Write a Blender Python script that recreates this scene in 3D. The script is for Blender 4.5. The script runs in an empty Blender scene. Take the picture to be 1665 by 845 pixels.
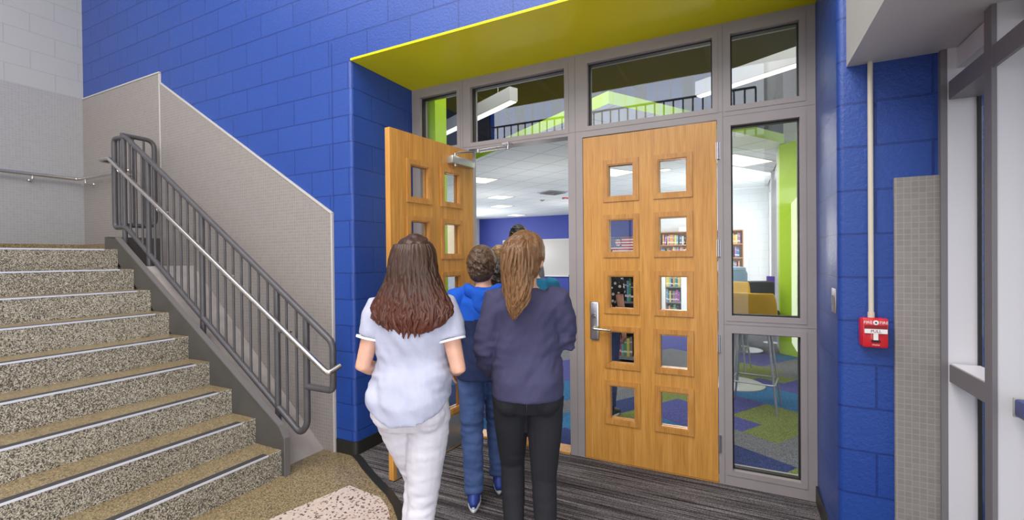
import bpy, bmesh, math, random
from mathutils import Vector, Matrix, noise
random.seed(7)
PI = math.pi
sc = bpy.context.scene
col = sc.collection

# ------------------------------------------------------------------ camera
CAM_H = 1.5114
yaw, pitch, roll = -0.4646, -0.0075, -0.0101
F = Vector((math.sin(yaw)*math.cos(pitch), math.cos(yaw)*math.cos(pitch), math.sin(pitch)))
r0 = Vector((math.cos(yaw), -math.sin(yaw), 0)); u0 = r0.cross(F)
RR = r0*math.cos(roll)+u0*math.sin(roll); UU = u0*math.cos(roll)-r0*math.sin(roll)
cam = bpy.data.cameras.new('camera'); camo = bpy.data.objects.new('camera', cam); col.objects.link(camo)
camo.matrix_world = Matrix(((RR.x, UU.x, -F.x, 0), (RR.y, UU.y, -F.y, 0), (RR.z, UU.z, -F.z, CAM_H), (0, 0, 0, 1)))
cam.sensor_width = 36; cam.lens = 740.93/1665*36; cam.shift_y = 1.8/1665; cam.clip_start = .02
sc.camera = camo

# ------------------------------------------------------------------ light
w = bpy.data.worlds.new('world'); sc.world = w; w.use_nodes = True
bg = w.node_tree.nodes['Background']; bg.inputs[0].default_value = (.86, .92, 1, 1); bg.inputs[1].default_value = 1.5
sc.view_settings.view_transform = 'Standard'; sc.view_settings.look = 'None'
sc.view_settings.exposure = 0.0; sc.view_settings.gamma = 1; sc.view_settings.use_curve_mapping = False
def area(name, loc, size, power, color=(1, 1, 1), rot=(0, 0, 0), sy=None):
    l = bpy.data.lights.new(name, 'AREA'); l.energy = power; l.color = color; l.size = size
    if sy: l.shape = 'RECTANGLE'; l.size_y = sy
    o = bpy.data.objects.new(name, l); col.objects.link(o); o.location = loc; o.rotation_euler = rot
    return o
area('lobby_light', (-2.4, -.6, 5.95), 4.4, 190, (1, .97, .93), sy=4)
area('lobby_light', (-5.2, .2, 5.95), 2.2, 45, (1, .97, .93), sy=3)
area('daylight_portal', (-2.6, -4.0, 4.2), 6.5, 120, (.86, .93, 1), (PI/2, 0, 0), sy=2.6)
area('lobby_entry_light', (-1.0, 0.6, 5.9), 1.6, 60, (1, .96, .9), sy=1.6)
for x, y, p in ((-1.2, 7.6, 90), (-5.2, 8.6, 110), (-6.4, 13.2, 150), (-1.0, 10.6, 60)):
    area('library_light', (x, y, 3.12), 1.6, p*.5, (1, .97, .92))
for x, y, p in ((-.6, 7.2, 22), (-3.6, 8.2, 40), (-6.0, 10.6, 55), (-4.5, 13.6, 60), (-8.2, 14.4, 60), (-1.3, 10.6, 32)):  # added point lamps that brighten the ceiling tiles, no fixtures hang here
    l = bpy.data.lights.new('library_fill', 'POINT'); l.energy = p; l.color = (1, .97, .93); l.shadow_soft_size = .25
    o = bpy.data.objects.new('library_fill', l); col.objects.link(o); o.location = (x, y, 1.75)
area('lobby_wall_fill', (-1.6, -2.2, 5.6), 3.6, 170, (1, .97, .94), (math.radians(50), 0, 0), sy=1.6)  # added lamp, tilted at the door wall to lift the frames
area('side_window_daylight', (.78, -1.3, 1.25), 3.4, 190, (.94, .96, 1), (0, PI/2, 0), sy=2.2)
area('left_fill', (-6.9, -3.2, 3.6), 1.6, 45, (.94, .96, 1), (0, -PI/2, math.radians(-20)), sy=2.6)  # added fill for stairs and frames; the left wall has no window
area('library_deck_fill', (.5, 4.4, 4.3), 1.2, 45, (1, .98, .95))  # added fill pair under the deck, brightens the yellow stool
area('library_deck_fill', (-2.2, 4.3, 4.4), 2.4, 90, (1, .98, .95), sy=1.2)
area('library_window_light', (.45, 10.6, 1.7), 3.6, 120, (.85, .93, 1), (0, PI/2, math.radians(-30)), sy=2.2)
area('library_window_light', (-10.1, 14.4, 1.8), 4, 180, (.88, .95, 1), (0, -PI/2, 0), sy=2)

# ------------------------------------------------------------------ materials
def mat(name, c, rough=.5, metal=0, spec=None, build=None, coat=0):
    m = bpy.data.materials.new(name); m.use_nodes = True; nt = m.node_tree; b = nt.nodes['Principled BSDF']
    b.inputs['Base Color'].default_value = (*c, 1); b.inputs['Roughness'].default_value = rough; b.inputs['Metallic'].default_value = metal
    if spec is not None: b.inputs['Specular IOR Level'].default_value = spec
    if coat: b.inputs['Coat Weight'].default_value = coat
    if build: build(nt, b)
    return m
def N(nt, t, **k):
    n = nt.nodes.new(t)
    for a, v in k.items(): setattr(n, a, v)
    return n
def ramp(nt, fac, stops, interp='LINEAR'):
    r = N(nt, 'ShaderNodeValToRGB'); r.color_ramp.interpolation = interp
    e = r.color_ramp.elements
    while len(e) < len(stops): e.new(.5)
    for i, (p, c) in enumerate(stops): e[i].position = p; e[i].color = (*c, 1) if len(c) == 3 else c
    nt.links.new(fac, r.inputs[0]); return r.outputs[0]
def objco(nt, scale=(1, 1, 1), rot=(0, 0, 0)):
    t = N(nt, 'ShaderNodeTexCoord'); m = N(nt, 'ShaderNodeMapping'); m.inputs['Scale'].default_value = scale; m.inputs['Rotation'].default_value = rot
    nt.links.new(t.outputs['Object'], m.inputs[0]); return m.outputs[0]
def noise_n(nt, vec, scale, detail=3, rough=.5):
    n = N(nt, 'ShaderNodeTexNoise'); n.inputs['Scale'].default_value = scale; n.inputs['Detail'].default_value = detail; n.inputs['Roughness'].default_value = rough
    nt.links.new(vec, n.inputs['Vector']); return n.outputs['Fac']
def bump(nt, b, h, strength=.3, dist=.01, prev=None):
    n = N(nt, 'ShaderNodeBump'); n.inputs['Strength'].default_value = strength; n.inputs['Distance'].default_value = dist
    nt.links.new(h, n.inputs['Height'])
    if prev: nt.links.new(prev, n.inputs['Normal'])
    nt.links.new(n.outputs[0], b.inputs['Normal']); return n.outputs[0]
def noisy(c2, scale=8, c1=None, bs=0, bscale=200, lo=.35, hi=.65, sc3=(1, 1, 1)):
    def f(nt, b):
        v = objco(nt, sc3)
        c = ramp(nt, noise_n(nt, v, scale), [(lo, c1 or tuple(b.inputs['Base Color'].default_value)[:3]), (hi, c2)])
        nt.links.new(c, b.inputs['Base Color'])
        if bs: bump(nt, b, noise_n(nt, v, bscale, 2), bs, .003)
    return f
def wallvec(nt, off=(0, 0)):
    # (u, z) with u = x on walls facing y and y on walls facing x
    g = N(nt, 'ShaderNodeNewGeometry'); s = N(nt, 'ShaderNodeSeparateXYZ'); nt.links.new(g.outputs['Position'], s.inputs[0])
    sn = N(nt, 'ShaderNodeSeparateXYZ'); nt.links.new(g.outputs['True Normal'], sn.inputs[0])
    ab = N(nt, 'ShaderNodeMath', operation='ABSOLUTE'); nt.links.new(sn.outputs[0], ab.inputs[0])
    gt = N(nt, 'ShaderNodeMath', operation='GREATER_THAN'); gt.inputs[1].default_value = .7; nt.links.new(ab.outputs[0], gt.inputs[0])
    mx = N(nt, 'ShaderNodeMix'); nt.links.new(gt.outputs[0], mx.inputs['Factor']); nt.links.new(s.outputs[0], mx.inputs['A']); nt.links.new(s.outputs[1], mx.inputs['B'])
    ax = N(nt, 'ShaderNodeMath', operation='ADD'); ax.inputs[1].default_value = off[0]; nt.links.new(mx.outputs['Result'], ax.inputs[0])
    az = N(nt, 'ShaderNodeMath', operation='ADD'); az.inputs[1].default_value = off[1]; nt.links.new(s.outputs[2], az.inputs[0])
    c = N(nt, 'ShaderNodeCombineXYZ'); nt.links.new(ax.outputs[0], c.inputs[0]); nt.links.new(az.outputs[0], c.inputs[1])
    return c.outputs[0]
def brick(bw, bh, mortar, off=.5, c1=None, c2=None, cm=None, bs=.6, dist=.006, grain=0, uv=(0, 0), smooth=.1):
    def f(nt, b):
        v = wallvec(nt, uv); t = N(nt, 'ShaderNodeTexBrick'); t.offset = off; t.squash = 1
        nt.links.new(v, t.inputs['Vector']); t.inputs['Scale'].default_value = 1
        t.inputs['Mortar Size'].default_value = mortar; t.inputs['Mortar Smooth'].default_value = smooth
        t.inputs['Brick Width'].default_value = bw; t.inputs['Row Height'].default_value = bh
        base = tuple(b.inputs['Base Color'].default_value)[:3]
        t.inputs['Color1'].default_value = (*(c1 or base), 1); t.inputs['Color2'].default_value = (*(c2 or c1 or base), 1); t.inputs['Mortar'].default_value = (*(cm or base), 1)
        nt.links.new(t.outputs['Color'], b.inputs['Base Color'])
        iv = N(nt, 'ShaderNodeMath', operation='SUBTRACT'); iv.inputs[0].default_value = 1; nt.links.new(t.outputs['Fac'], iv.inputs[1])
        p = bump(nt, b, iv.outputs[0], bs, dist)
        if grain:
            g = N(nt, 'ShaderNodeNewGeometry')
            p = bump(nt, b, noise_n(nt, g.outputs['Position'], 55, 5, .7), grain, .006, p)
    return f
M = {}
M['blue_block'] = mat('painted_blue_block', (.02, .067, .45), .33, build=brick(.406, .2032, .0045, c1=(.017, .062, .30), c2=(.014, .055, .28), cm=(.008, .034, .2), bs=1, dist=.01, grain=.5, uv=(.05, .02)))
M['white_block'] = mat('painted_white_block', (.47, .465, .47), .5, build=brick(.406, .2032, .004, c1=(.37, .366, .37), cm=(.32, .316, .32), bs=.5, grain=.25, uv=(.1, .015)))
M['white_block_bright'] = mat('bright_white_block', (.76, .78, .78), .5, build=brick(.406, .2032, .004, c1=(.76, .78, .78), cm=(.66, .68, .68), bs=.5, grain=.2))
M['mosaic'] = mat('grey_mosaic_tile', (.4, .375, .36), .4, build=brick(.0262, .0262, .0016, 0, c1=(.28, .25, .232), c2=(.25, .222, .205), cm=(.34, .306, .285), bs=.45, dist=.0012))
M['mosaic_cool'] = mat('grey_mosaic_tile_cool', (.4, .39, .39), .4, build=brick(.0262, .0262, .0016, 0, c1=(.31, .305, .315), c2=(.285, .28, .29), cm=(.345, .34, .35), bs=.35, dist=.0012))
M['tile_trim'] = mat('pale_tile_trim', (.52, .49, .46), .45)
M['green'] = mat('lime_green_paint', (.76, .71, .002), .45, spec=.25, build=noisy((.72, .67, .002), 2))
M['green2'] = mat('bright_green_paint', (.42, .66, .01), .4)
M['frame'] = mat('taupe_grey_metal', (.31, .27, .265), .42, build=noisy((.29, .255, .25), 5))
M['frame_dark'] = mat('door_frame_seam_grey', (.17, .15, .155), .5)
M['gasket'] = mat('black_gasket', (.008, .008, .009), .5)
M['rubber'] = mat('dark_rubber_base', (.018, .017, .015), .45)
M['rail'] = mat('charcoal_painted_steel', (.078, .073, .078), .38, build=noisy((.066, .062, .067), 12))
M['stringer'] = mat('dark_stringer_paint', (.075, .068, .062), .45, build=noisy((.06, .055, .05), 6))
M['steel'] = mat('brushed_stainless', (.62, .59, .56), .24, 1)
M['nickel'] = mat('satin_nickel', (.55, .53, .55), .36, 1)
M['alu'] = mat('aluminium_nosing', (.72, .74, .84), .32, .35)
M['grit'] = mat('black_grit_strip', (.05, .047, .047), .6)
M['concrete'] = mat('smooth_grey_concrete', (.36, .325, .31), .55, build=noisy((.3, .27, .26), 7, bs=.1))
def terrazzo(base, chips, scale, thr=.0):
    def f(nt, b):
        v = objco(nt); vo = N(nt, 'ShaderNodeTexVoronoi'); vo.inputs['Scale'].default_value = scale; vo.inputs['Randomness'].default_value = 1
        nt.links.new(v, vo.inputs['Vector'])
        s = N(nt, 'ShaderNodeSeparateXYZ'); nt.links.new(vo.outputs['Color'], s.inputs[0])
        c = ramp(nt, s.outputs[0], chips, 'CONSTANT')
        mx = N(nt, 'ShaderNodeMix', data_type='RGBA'); mx.inputs['Factor'].default_value = .92
        nt.links.new(c, mx.inputs['B']); mx.inputs['A'].default_value = (*base, 1)
        n = noise_n(nt, v, 1.6, 3)
        m2 = N(nt, 'ShaderNodeMix', data_type='RGBA', blend_type='MULTIPLY'); m2.inputs['Factor'].default_value = .5
        nt.links.new(mx.outputs['Result'], m2.inputs['A']); nt.links.new(ramp(nt, n, [(.3, (.82, .8, .76)), (.7, (1, 1, 1))]), m2.inputs['B'])
        nt.links.new(m2.outputs['Result'], b.inputs['Base Color'])
    return f
M['terrazzo'] = mat('tan_speckled_terrazzo', (.3, .25, .15), .28, build=terrazzo((.3, .24, .14), [(0, (.045, .034, .024)), (.16, (.19, .135, .065)), (.42, (.3, .225, .115)), (.7, (.38, .31, .19)), (.9, (.14, .1, .055))], 190))
M['terrazzo_riser'] = mat('speckled_terrazzo_riser', (.3, .27, .2), .4, build=terrazzo((.3, .26, .2), [(0, (.025, .023, .022)), (.27, (.2, .165, .115)), (.48, (.4, .36, .28)), (.76, (.58, .55, .48)), (.92, (.1, .09, .075))], 215))
M['terrazzo_pink'] = mat('pale_pink_terrazzo', (.6, .48, .42), .3, build=terrazzo((.6, .48, .42), [(0, (.09, .055, .045)), (.1, (.3, .19, .15)), (.17, (.58, .47, .41)), (.6, (.64, .52, .46))], 85))
def carpet(nt, b):
    v = objco(nt, (1.2, 70, 1), (0, 0, math.radians(-8))); n = noise_n(nt, v, 1.6, 2)
    v2 = objco(nt); n2 = noise_n(nt, v2, 180, 2)
    v3 = objco(nt, (.35, 27, 1), (0, 0, math.radians(-8))); n3 = noise_n(nt, v3, 1.3, 1)
    c = ramp(nt, n, [(.36, (.03, .027, .03)), (.5, (.105, .098, .102)), (.68, (.2, .185, .19))])
    mx = N(nt, 'ShaderNodeMix', data_type='RGBA', blend_type='MULTIPLY'); mx.inputs['Factor'].default_value = .8
    nt.links.new(c, mx.inputs['A']); nt.links.new(ramp(nt, n2, [(.38, (.3, .3, .32)), (.62, (1.5, 1.45, 1.4))]), mx.inputs['B'])
    m3 = N(nt, 'ShaderNodeMix', data_type='RGBA', blend_type='MULTIPLY'); m3.inputs['Factor'].default_value = .8
    nt.links.new(mx.outputs['Result'], m3.inputs['A']); nt.links.new(ramp(nt, n3, [(.4, (.35, .33, .35)), (.5, (1.2, 1.2, 1.2))]), m3.inputs['B'])
    nt.links.new(m3.outputs['Result'], b.inputs['Base Color']); bump(nt, b, n2, .5, .004)
M['carpet'] = mat('striped_charcoal_walk_off_carpet', (.1, .1, .1), .95, spec=.1, build=carpet)
def wood(c1, c2, c3, s=(14, 14, .8)):
    def f(nt, b):
        v = objco(nt, s); n = noise_n(nt, v, 2.2, 4, .55)
        v2 = objco(nt, (110, 110, 2.6)); n2 = noise_n(nt, v2, 1.5, 3, .6)
        c = ramp(nt, n, [(.3, c1), (.5, c2), (.72, c3)])
        mx = N(nt, 'ShaderNodeMix', data_type='RGBA', blend_type='MULTIPLY'); mx.inputs['Factor'].default_value = .6
        nt.links.new(c, mx.inputs['A']); nt.links.new(ramp(nt, n2, [(.36, (.66, .58, .5)), (.55, (1, 1, 1))]), mx.inputs['B'])
        nt.links.new(mx.outputs['Result'], b.inputs['Base Color'])
    return f
M['oak'] = mat('honey_oak_veneer', (.55, .27, .07), .36, build=wood((.5, .225, .042), (.58, .275, .055), (.65, .33, .08)))
M['oak_trim'] = mat('oak_lite_trim', (.5, .25, .07), .33, build=wood((.44, .195, .04), (.52, .24, .052), (.58, .29, .08), (9, 9, 3)))
M['oak_dark'] = mat('oak_bookcase_wood', (.45, .2, .05), .45, build=wood((.4, .17, .04), (.46, .2, .05), (.52, .24, .06)))
def glassy(nt, b, f0=.1, tint=(.975, .985, .98, 1)):
    out = nt.nodes['Material Output']; tr = N(nt, 'ShaderNodeBsdfTransparent'); gl = N(nt, 'ShaderNodeBsdfGlossy'); gl.inputs['Roughness'].default_value = .005
    tr.inputs[0].default_value = tint
    g = N(nt, 'ShaderNodeNewGeometry'); d = N(nt, 'ShaderNodeVectorMath', operation='DOT_PRODUCT'); nt.links.new(g.outputs['Incoming'], d.inputs[0]); nt.links.new(g.outputs['Normal'], d.inputs[1])
    a = N(nt, 'ShaderNodeMath', operation='ABSOLUTE'); nt.links.new(d.outputs['Value'], a.inputs[0]); i_ = N(nt, 'ShaderNodeMath', operation='SUBTRACT'); i_.inputs[0].default_value = 1; nt.links.new(a.outputs[0], i_.inputs[1])
    p = N(nt, 'ShaderNodeMath', operation='POWER'); p.inputs[1].default_value = 5; nt.links.new(i_.outputs[0], p.inputs[0]); fr = N(nt, 'ShaderNodeMath', operation='MULTIPLY_ADD'); fr.inputs[1].default_value = 1-f0; fr.inputs[2].default_value = f0; nt.links.new(p.outputs[0], fr.inputs[0])
    mx = N(nt, 'ShaderNodeMixShader'); nt.links.new(fr.outputs[0], mx.inputs[0]); nt.links.new(tr.outputs[0], mx.inputs[1]); nt.links.new(gl.outputs[0], mx.inputs[2]); nt.links.new(mx.outputs[0], out.inputs[0])
M['glass'] = mat('clear_glass', (1, 1, 1), build=glassy); M['side_glass'] = mat('clear_sidelight_glass', (1, 1, 1), build=lambda nt, b: glassy(nt, b, .045)); M['tint_glass'] = mat('blue_tinted_glass', (1, 1, 1), build=lambda nt, b: glassy(nt, b, .05, (.22, .34, .7, 1))); M['door_glass'] = mat('clear_door_glass', (1, 1, 1), build=lambda nt, b: glassy(nt, b, .035))
M['white'] = mat('warm_white_paint', (.6, .585, .575), .5, build=noisy((.58, .565, .56), 3))
M['soffit_side'] = mat('pale_bulkhead_paint', (.5, .5, .48), .5)
M['jamb_white'] = mat('pale_silver_metal', (.66, .63, .66), .45)
M['fin'] = mat('mid_grey_window_metal', (.19, .175, .185), .4)
M['conduit'] = mat('cream_conduit_paint', (.62, .56, .46), .4)
M['red'] = mat('fire_alarm_red', (.62, .01, .018), .3, coat=.4)
M['red_dark'] = mat('alarm_slot_red', (.22, .005, .008), .5)
M['label_white'] = mat('white_lettering', (.8, .8, .78), .5)
M['black'] = mat('black_plastic', (.012, .012, .013), .45)
def ceil(nt, b):
    v = objco(nt, (1, 1, 1), (0, 0, math.radians(-58))); t = N(nt, 'ShaderNodeTexBrick'); t.offset = 0
    nt.links.new(v, t.inputs['Vector']); t.inputs['Scale'].default_value = 1; t.inputs['Brick Width'].default_value = .61; t.inputs['Row Height'].default_value = .61
    t.inputs['Mortar Size'].default_value = .009; t.inputs['Color1'].default_value = (.72, .74, .72, 1); t.inputs['Color2'].default_value = (.75, .77, .75, 1); t.inputs['Mortar'].default_value = (.42, .43, .43, 1)
    nt.links.new(t.outputs['Color'], b.inputs['Base Color'])
M['ceiling'] = mat('acoustic_ceiling_tile', (.6, .6, .6), .8, build=ceil)
M['deck'] = mat('dark_exposed_deck', (.05, .055, .06), .8)
def emis(name, c, s):
    def f(nt, b):
        b.inputs['Emission Color'].default_value = (*c, 1); b.inputs['Emission Strength'].default_value = s
    return mat(name, c, .5, build=f)
M['lamp'] = emis('lit_lens', (1, .9, .72), 1.0)
M['lamp_bar'] = emis('lit_linear_lens', (1, .94, .84), 1.5)
M['lamp_body'] = mat('white_lamp_housing', (.38, .39, .37), .4)
M['blue_wall'] = mat('smooth_royal_blue_paint', (.035, .055, .31), .5, build=noisy((.03, .05, .29), 1))
M['board'] = mat('whiteboard_surface', (.52, .49, .46), .3)
M['yellow'] = mat('yellow_plastic', (.75, .45, .01), .3, coat=.3)
M['chrome'] = mat('pale_grey_tube_metal', (.5, .53, .56), .3, .7)
M['blue_bar'] = mat('dark_blue_bar', (.03, .045, .22), .35)
M['shade'] = mat('cream_roller_shade', (.8, .62, .4), .8)
def carpets(n, c):
    def f(nt, b):
        n2 = noise_n(nt, objco(nt), 160, 2)
        c_ = ramp(nt, n2, [(.38, tuple(x*.5 for x in c)), (.62, tuple(min(1, x*1.5) for x in c))]); nt.links.new(c_, b.inputs['Base Color'])
    return mat(n, c, .95, spec=.1, build=f)
CP = {'navy': carpets('navy_carpet', (.035, .05, .14)), 'blue': carpets('blue_carpet', (.035, .13, .27)), 'purple': carpets('violet_blue_carpet', (.07, .075, .23)),
      'gray': carpets('grey_carpet', (.14, .145, .16)), 'green': carpets('green_carpet', (.15, .18, .06))}

# ------------------------------------------------------------------ helpers
def link(name, bm, m, parent=None, smooth=False):
    me = bpy.data.meshes.new(name); bmesh.ops.recalc_face_normals(bm, faces=bm.faces[:]); bm.to_mesh(me); bm.free()
    for mm in (m if isinstance(m, (list, tuple)) else [m]): me.materials.append(mm)
    if smooth:
        for p in me.polygons: p.use_smooth = True
        if smooth != 'all':
            try: me.set_sharp_from_angle(angle=math.radians(40))
            except Exception: pass
    o = bpy.data.objects.new(name, me); col.objects.link(o)
    if parent: o.parent = parent
    return o
def NB(): return bmesh.new()
def box(bm, x0, x1, y0, y1, z0, z1, mi=0, bev=0):
    vs = [bm.verts.new((x, y, z)) for x in (x0, x1) for y in (y0, y1) for z in (z0, z1)]
    fs = [bm.faces.new([vs[i] for i in q]) for q in ((0, 1, 3, 2), (4, 6, 7, 5), (0, 4, 5, 1), (2, 3, 7, 6), (0, 2, 6, 4), (1, 5, 7, 3))]
    for f in fs: f.material_index = mi
    if bev: bmesh.ops.bevel(bm, geom=list({e for f in fs for e in f.edges}), offset=bev, segments=2, affect='EDGES', profile=.5)
    return vs
def prism(bm, pts, axis, a, b, mi=0):
    # polygon pts (2D) extruded along axis between a and b
    def P(p, t): return {'z': (p[0], p[1], t), 'y': (p[0], t, p[1]), 'x': (t, p[0], p[1])}[axis]
    A = [bm.verts.new(P(p, a)) for p in pts]; B = [bm.verts.new(P(p, b)) for p in pts]; n = len(pts)
    fs = [bm.faces.new(A), bm.faces.new(B[::-1])] + [bm.faces.new((A[i], B[i], B[(i+1) % n], A[(i+1) % n])) for i in range(n)]
    for f in fs: f.material_index = mi
    return fs
def tube(bm, pts, n=12, mi=0, cap=.55, side=(1, 0, 0)):
    # pts: (vec, ra[, rb]); rings perpendicular to the path, ra along 'side', rb across
    P = [(Vector(p[0]), p[1], p[2] if len(p) > 2 else p[1]) for p in pts]
    prev = Vector(side); rings = []
    def mk(c, t, ra, rb):
        nonlocal prev
        s = prev-t*prev.dot(t)
        if s.length < 1e-4: s = t.orthogonal()
        s.normalize(); prev = s; q = t.cross(s)
        return [bm.verts.new(c+s*(ra*math.cos(2*PI*i/n))+q*(rb*math.sin(2*PI*i/n))) for i in range(n)]
    m = len(P)
    for i, (c, ra, rb) in enumerate(P):
        t = (P[min(i+1, m-1)][0]-P[max(i-1, 0)][0]).normalized()
        if i == 0 and cap: rings.append(mk(c-t*min(ra, rb)*cap, t, ra*.62, rb*.62))
        rings.append(mk(c, t, ra, rb))
        if i == m-1 and cap: rings.append(mk(c+t*min(ra, rb)*cap, t, ra*.62, rb*.62))
    fs = []
    for a, b in zip(rings, rings[1:]): fs += [bm.faces.new((a[i], a[(i+1) % n], b[(i+1) % n], b[i])) for i in range(n)]
    fs += [bm.faces.new(rings[0][::-1]), bm.faces.new(rings[-1])]
    for f in fs: f.material_index = mi
    return fs
def rod(bm, a, b, r, n=12, mi=0): return tube(bm, [(a, r), (b, r)], n, mi, cap=0)
def bend(pts, r, k=5):
    # round the corners of a polyline
    P = [Vector(p) for p in pts]; out = [P[0]]
    for a, b, c in zip(P, P[1:], P[2:]):
        d1 = (a-b).normalized(); d2 = (c-b).normalized(); p0 = b+d1*min(r, (a-b).length*.45); p2 = b+d2*min(r, (c-b).length*.45)
        for i in range(k+1):
            t = i/k; out.append(p0*(1-t)**2+b*2*t*(1-t)+p2*t*t)
    return out+[P[-1]]
def pipe(bm, pts, r, bendr=.05, n=12): return tube(bm, [(p, r) for p in bend(pts, bendr)], n, cap=0)
def ball(bm, c, rx, ry=None, rz=None, u=16, v=10, rot=None):
    m = Matrix.Translation(Vector(c)) @ (rot or Matrix.Identity(4)) @ Matrix.Diagonal((rx, ry or rx, rz or rx, 1))
    bmesh.ops.create_uvsphere(bm, u_segments=u, v_segments=v, radius=1, matrix=m)
def empty(name, loc=(0, 0, 0), rz=0):
    o = bpy.data.objects.new(name, None); o.empty_display_size = .1; col.objects.link(o); o.location = loc; o.rotation_euler = (0, 0, rz); return o
def tag(o, label, cat, group=None, kind=None):
    o['label'] = label; o['category'] = cat
    if group: o['group'] = group
    if kind: o['kind'] = kind
    return o
def struct(o, label=None):
    o['kind'] = 'structure'
    if label: o['label'] = label
    return o
def dup(o, parent=None):
    c = o.copy(); col.objects.link(c); c.parent = parent
    for ch in list(o.children): dup(ch, c)
    return c
def holes_panel(bm, x0, x1, z0, z1, y0, y1, holes, mi=0):
    xs = sorted({x0, x1, *[h[0] for h in holes], *[h[1] for h in holes]}); zs = sorted({z0, z1, *[h[2] for h in holes], *[h[3] for h in holes]})
    def solid(i, j):
        if i < 0 or j < 0 or i >= len(xs)-1 or j >= len(zs)-1: return False
        cx, cz = (xs[i]+xs[i+1])/2, (zs[j]+zs[j+1])/2
        return not any(h[0] < cx < h[1] and h[2] < cz < h[3] for h in holes)
    V = {}
    def v(i, j, k):
        if (i, j, k) not in V: V[i, j, k] = bm.verts.new((xs[i], (y0, y1)[k], zs[j]))
        return V[i, j, k]
    for i in range(len(xs)-1):
        for j in range(len(zs)-1):
            if not solid(i, j): continue
            bm.faces.new((v(i, j, 0), v(i+1, j, 0), v(i+1, j+1, 0), v(i, j+1, 0))); bm.faces.new((v(i, j, 1), v(i, j+1, 1), v(i+1, j+1, 1), v(i+1, j, 1)))
            if not solid(i-1, j): bm.faces.new((v(i, j, 0), v(i, j+1, 0), v(i, j+1, 1), v(i, j, 1)))
            if not solid(i+1, j): bm.faces.new((v(i+1, j, 0), v(i+1, j, 1), v(i+1, j+1, 1), v(i+1, j+1, 0)))
            if not solid(i, j-1): bm.faces.new((v(i, j, 0), v(i, j, 1), v(i+1, j, 1), v(i+1, j, 0)))
            if not solid(i, j+1): bm.faces.new((v(i, j+1, 0), v(i+1, j+1, 0), v(i+1, j+1, 1), v(i, j+1, 1)))
def ringframe(bm, x0, x1, z0, z1, w, y0, y1):
    # mitred picture frame round the opening x0..x1, z0..z1, width w outwards
    o = [(x0-w, z0-w), (x1+w, z0-w), (x1+w, z1+w), (x0-w, z1+w)]; i = [(x0, z0), (x1, z0), (x1, z1), (x0, z1)]
    for k in range(4):
        a, b, c, d = o[k], o[(k+1) % 4], i[(k+1) % 4], i[k]
        prism(bm, [a, b, c, d], 'y', y0, y1)
def text_mesh(name, s, size, m, parent, loc, rot=(PI/2, 0, 0), ext=.0004, align='CENTER'):
    c = bpy.data.curves.new(name, 'FONT'); c.body = s; c.size = size; c.extrude = ext; c.align_x = align; c.align_y = 'CENTER'
    t = bpy.data.objects.new(name+'_tmp', c); col.objects.link(t); dg = bpy.context.evaluated_depsgraph_get()
    me = bpy.data.meshes.new_from_object(t.evaluated_get(dg)); bpy.data.objects.remove(t); me.materials.clear(); me.materials.append(m)
    o = bpy.data.objects.new(name, me); col.objects.link(o); o.location = loc; o.rotation_euler = rot; o.parent = parent; return o

# ------------------------------------------------------------------ structure: walls
YF, YD, XL, XR = 2.58, 3.298, -2.652, .414
TOP = 6.2
def arc(cx, cy, r, a0, a1, k=5): return [(cx+r*math.cos(a0+(a1-a0)*i/k), cy+r*math.sin(a0+(a1-a0)*i/k)) for i in range(k+1)]
bm = NB(); rc = .028
prism(bm, [(-7.1, YF)]+arc(XL-rc, YF+rc, rc, -PI/2, 0)+[(XL, 3.42), (-7.1, 3.42)], 'z', 0, 3.034)
box(bm, -7.1, 1.0, YF, 3.42, 3.034, TOP)
prism(bm, [(.95, 2.63), (.95, 3.42), (XR, 3.42)]+arc(XR+rc, 2.63+rc, rc, PI, 1.5*PI), 'z', 0, 3.034)
struct(link('wall_back', bm, M['blue_block'], smooth=True))
bm = NB(); box(bm, -7.1, -6.97, -4.3, YF, 3.44, TOP); struct(link('wall_left', bm, M['white_block']))
bm = NB(); box(bm, -7.1, -6.95, -4.3, YF, 0, 3.44); struct(link('trim_1', bm, M['mosaic_cool']), 'grey mosaic tile lower half of the left wall')
bm = NB(); prism(bm, [(-6.95, 0), (-2.857, 0), (-2.857, 1.868), (-5.285, 3.33), (-5.285, 3.433), (-6.95, 3.437)], 'y', YF-.016, YF)
struct(link('trim_2', bm, M['mosaic']), 'grey mosaic tile wainscot that slopes down with the stairs')
bm = NB(); tw = .014
for a, b in (((-5.29, 3.425), (-5.278, 1.6)), ((-5.285, 3.333), (-2.857, 1.872)), ((-2.862, 1.872), (-2.862, 0)), ((-6.95, 3.437), (-5.285, 3.437))):
    a, b = Vector(a), Vector(b); d = (b-a).normalized(); nn = Vector((-d.y, d.x))*tw/2
    prism(bm, [tuple(a+nn), tuple(b+nn), tuple(b-nn), tuple(a-nn)], 'y', YF-.021, YF-.002)
struct(link('trim_3', bm, M['tile_trim']), 'pale edge strip round the sloped tile wainscot')
bm = NB(); box(bm, .622, .78, 2.612, 2.63, 0, 1.854, bev=.003); struct(link('trim_4', bm, M['mosaic']), 'grey tile panel beside the tall window')
bm = NB(); box(bm, -2.862, -2.855, YF-.0015, YF+.002, 1.88, 3.2); struct(link('trim_8', bm, mat('dark_blue_joint', (.008, .03, .17), .6)), 'dark vertical control joint in the blue block wall')
# green soffit of the recess
bm = NB(); box(bm, XL-.004, XR+.004, YF-.004, YD+.06, 3.03, 3.046); struct(link('ceiling', bm, M['green']), 'lime green soffit over the entrance recess')
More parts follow.
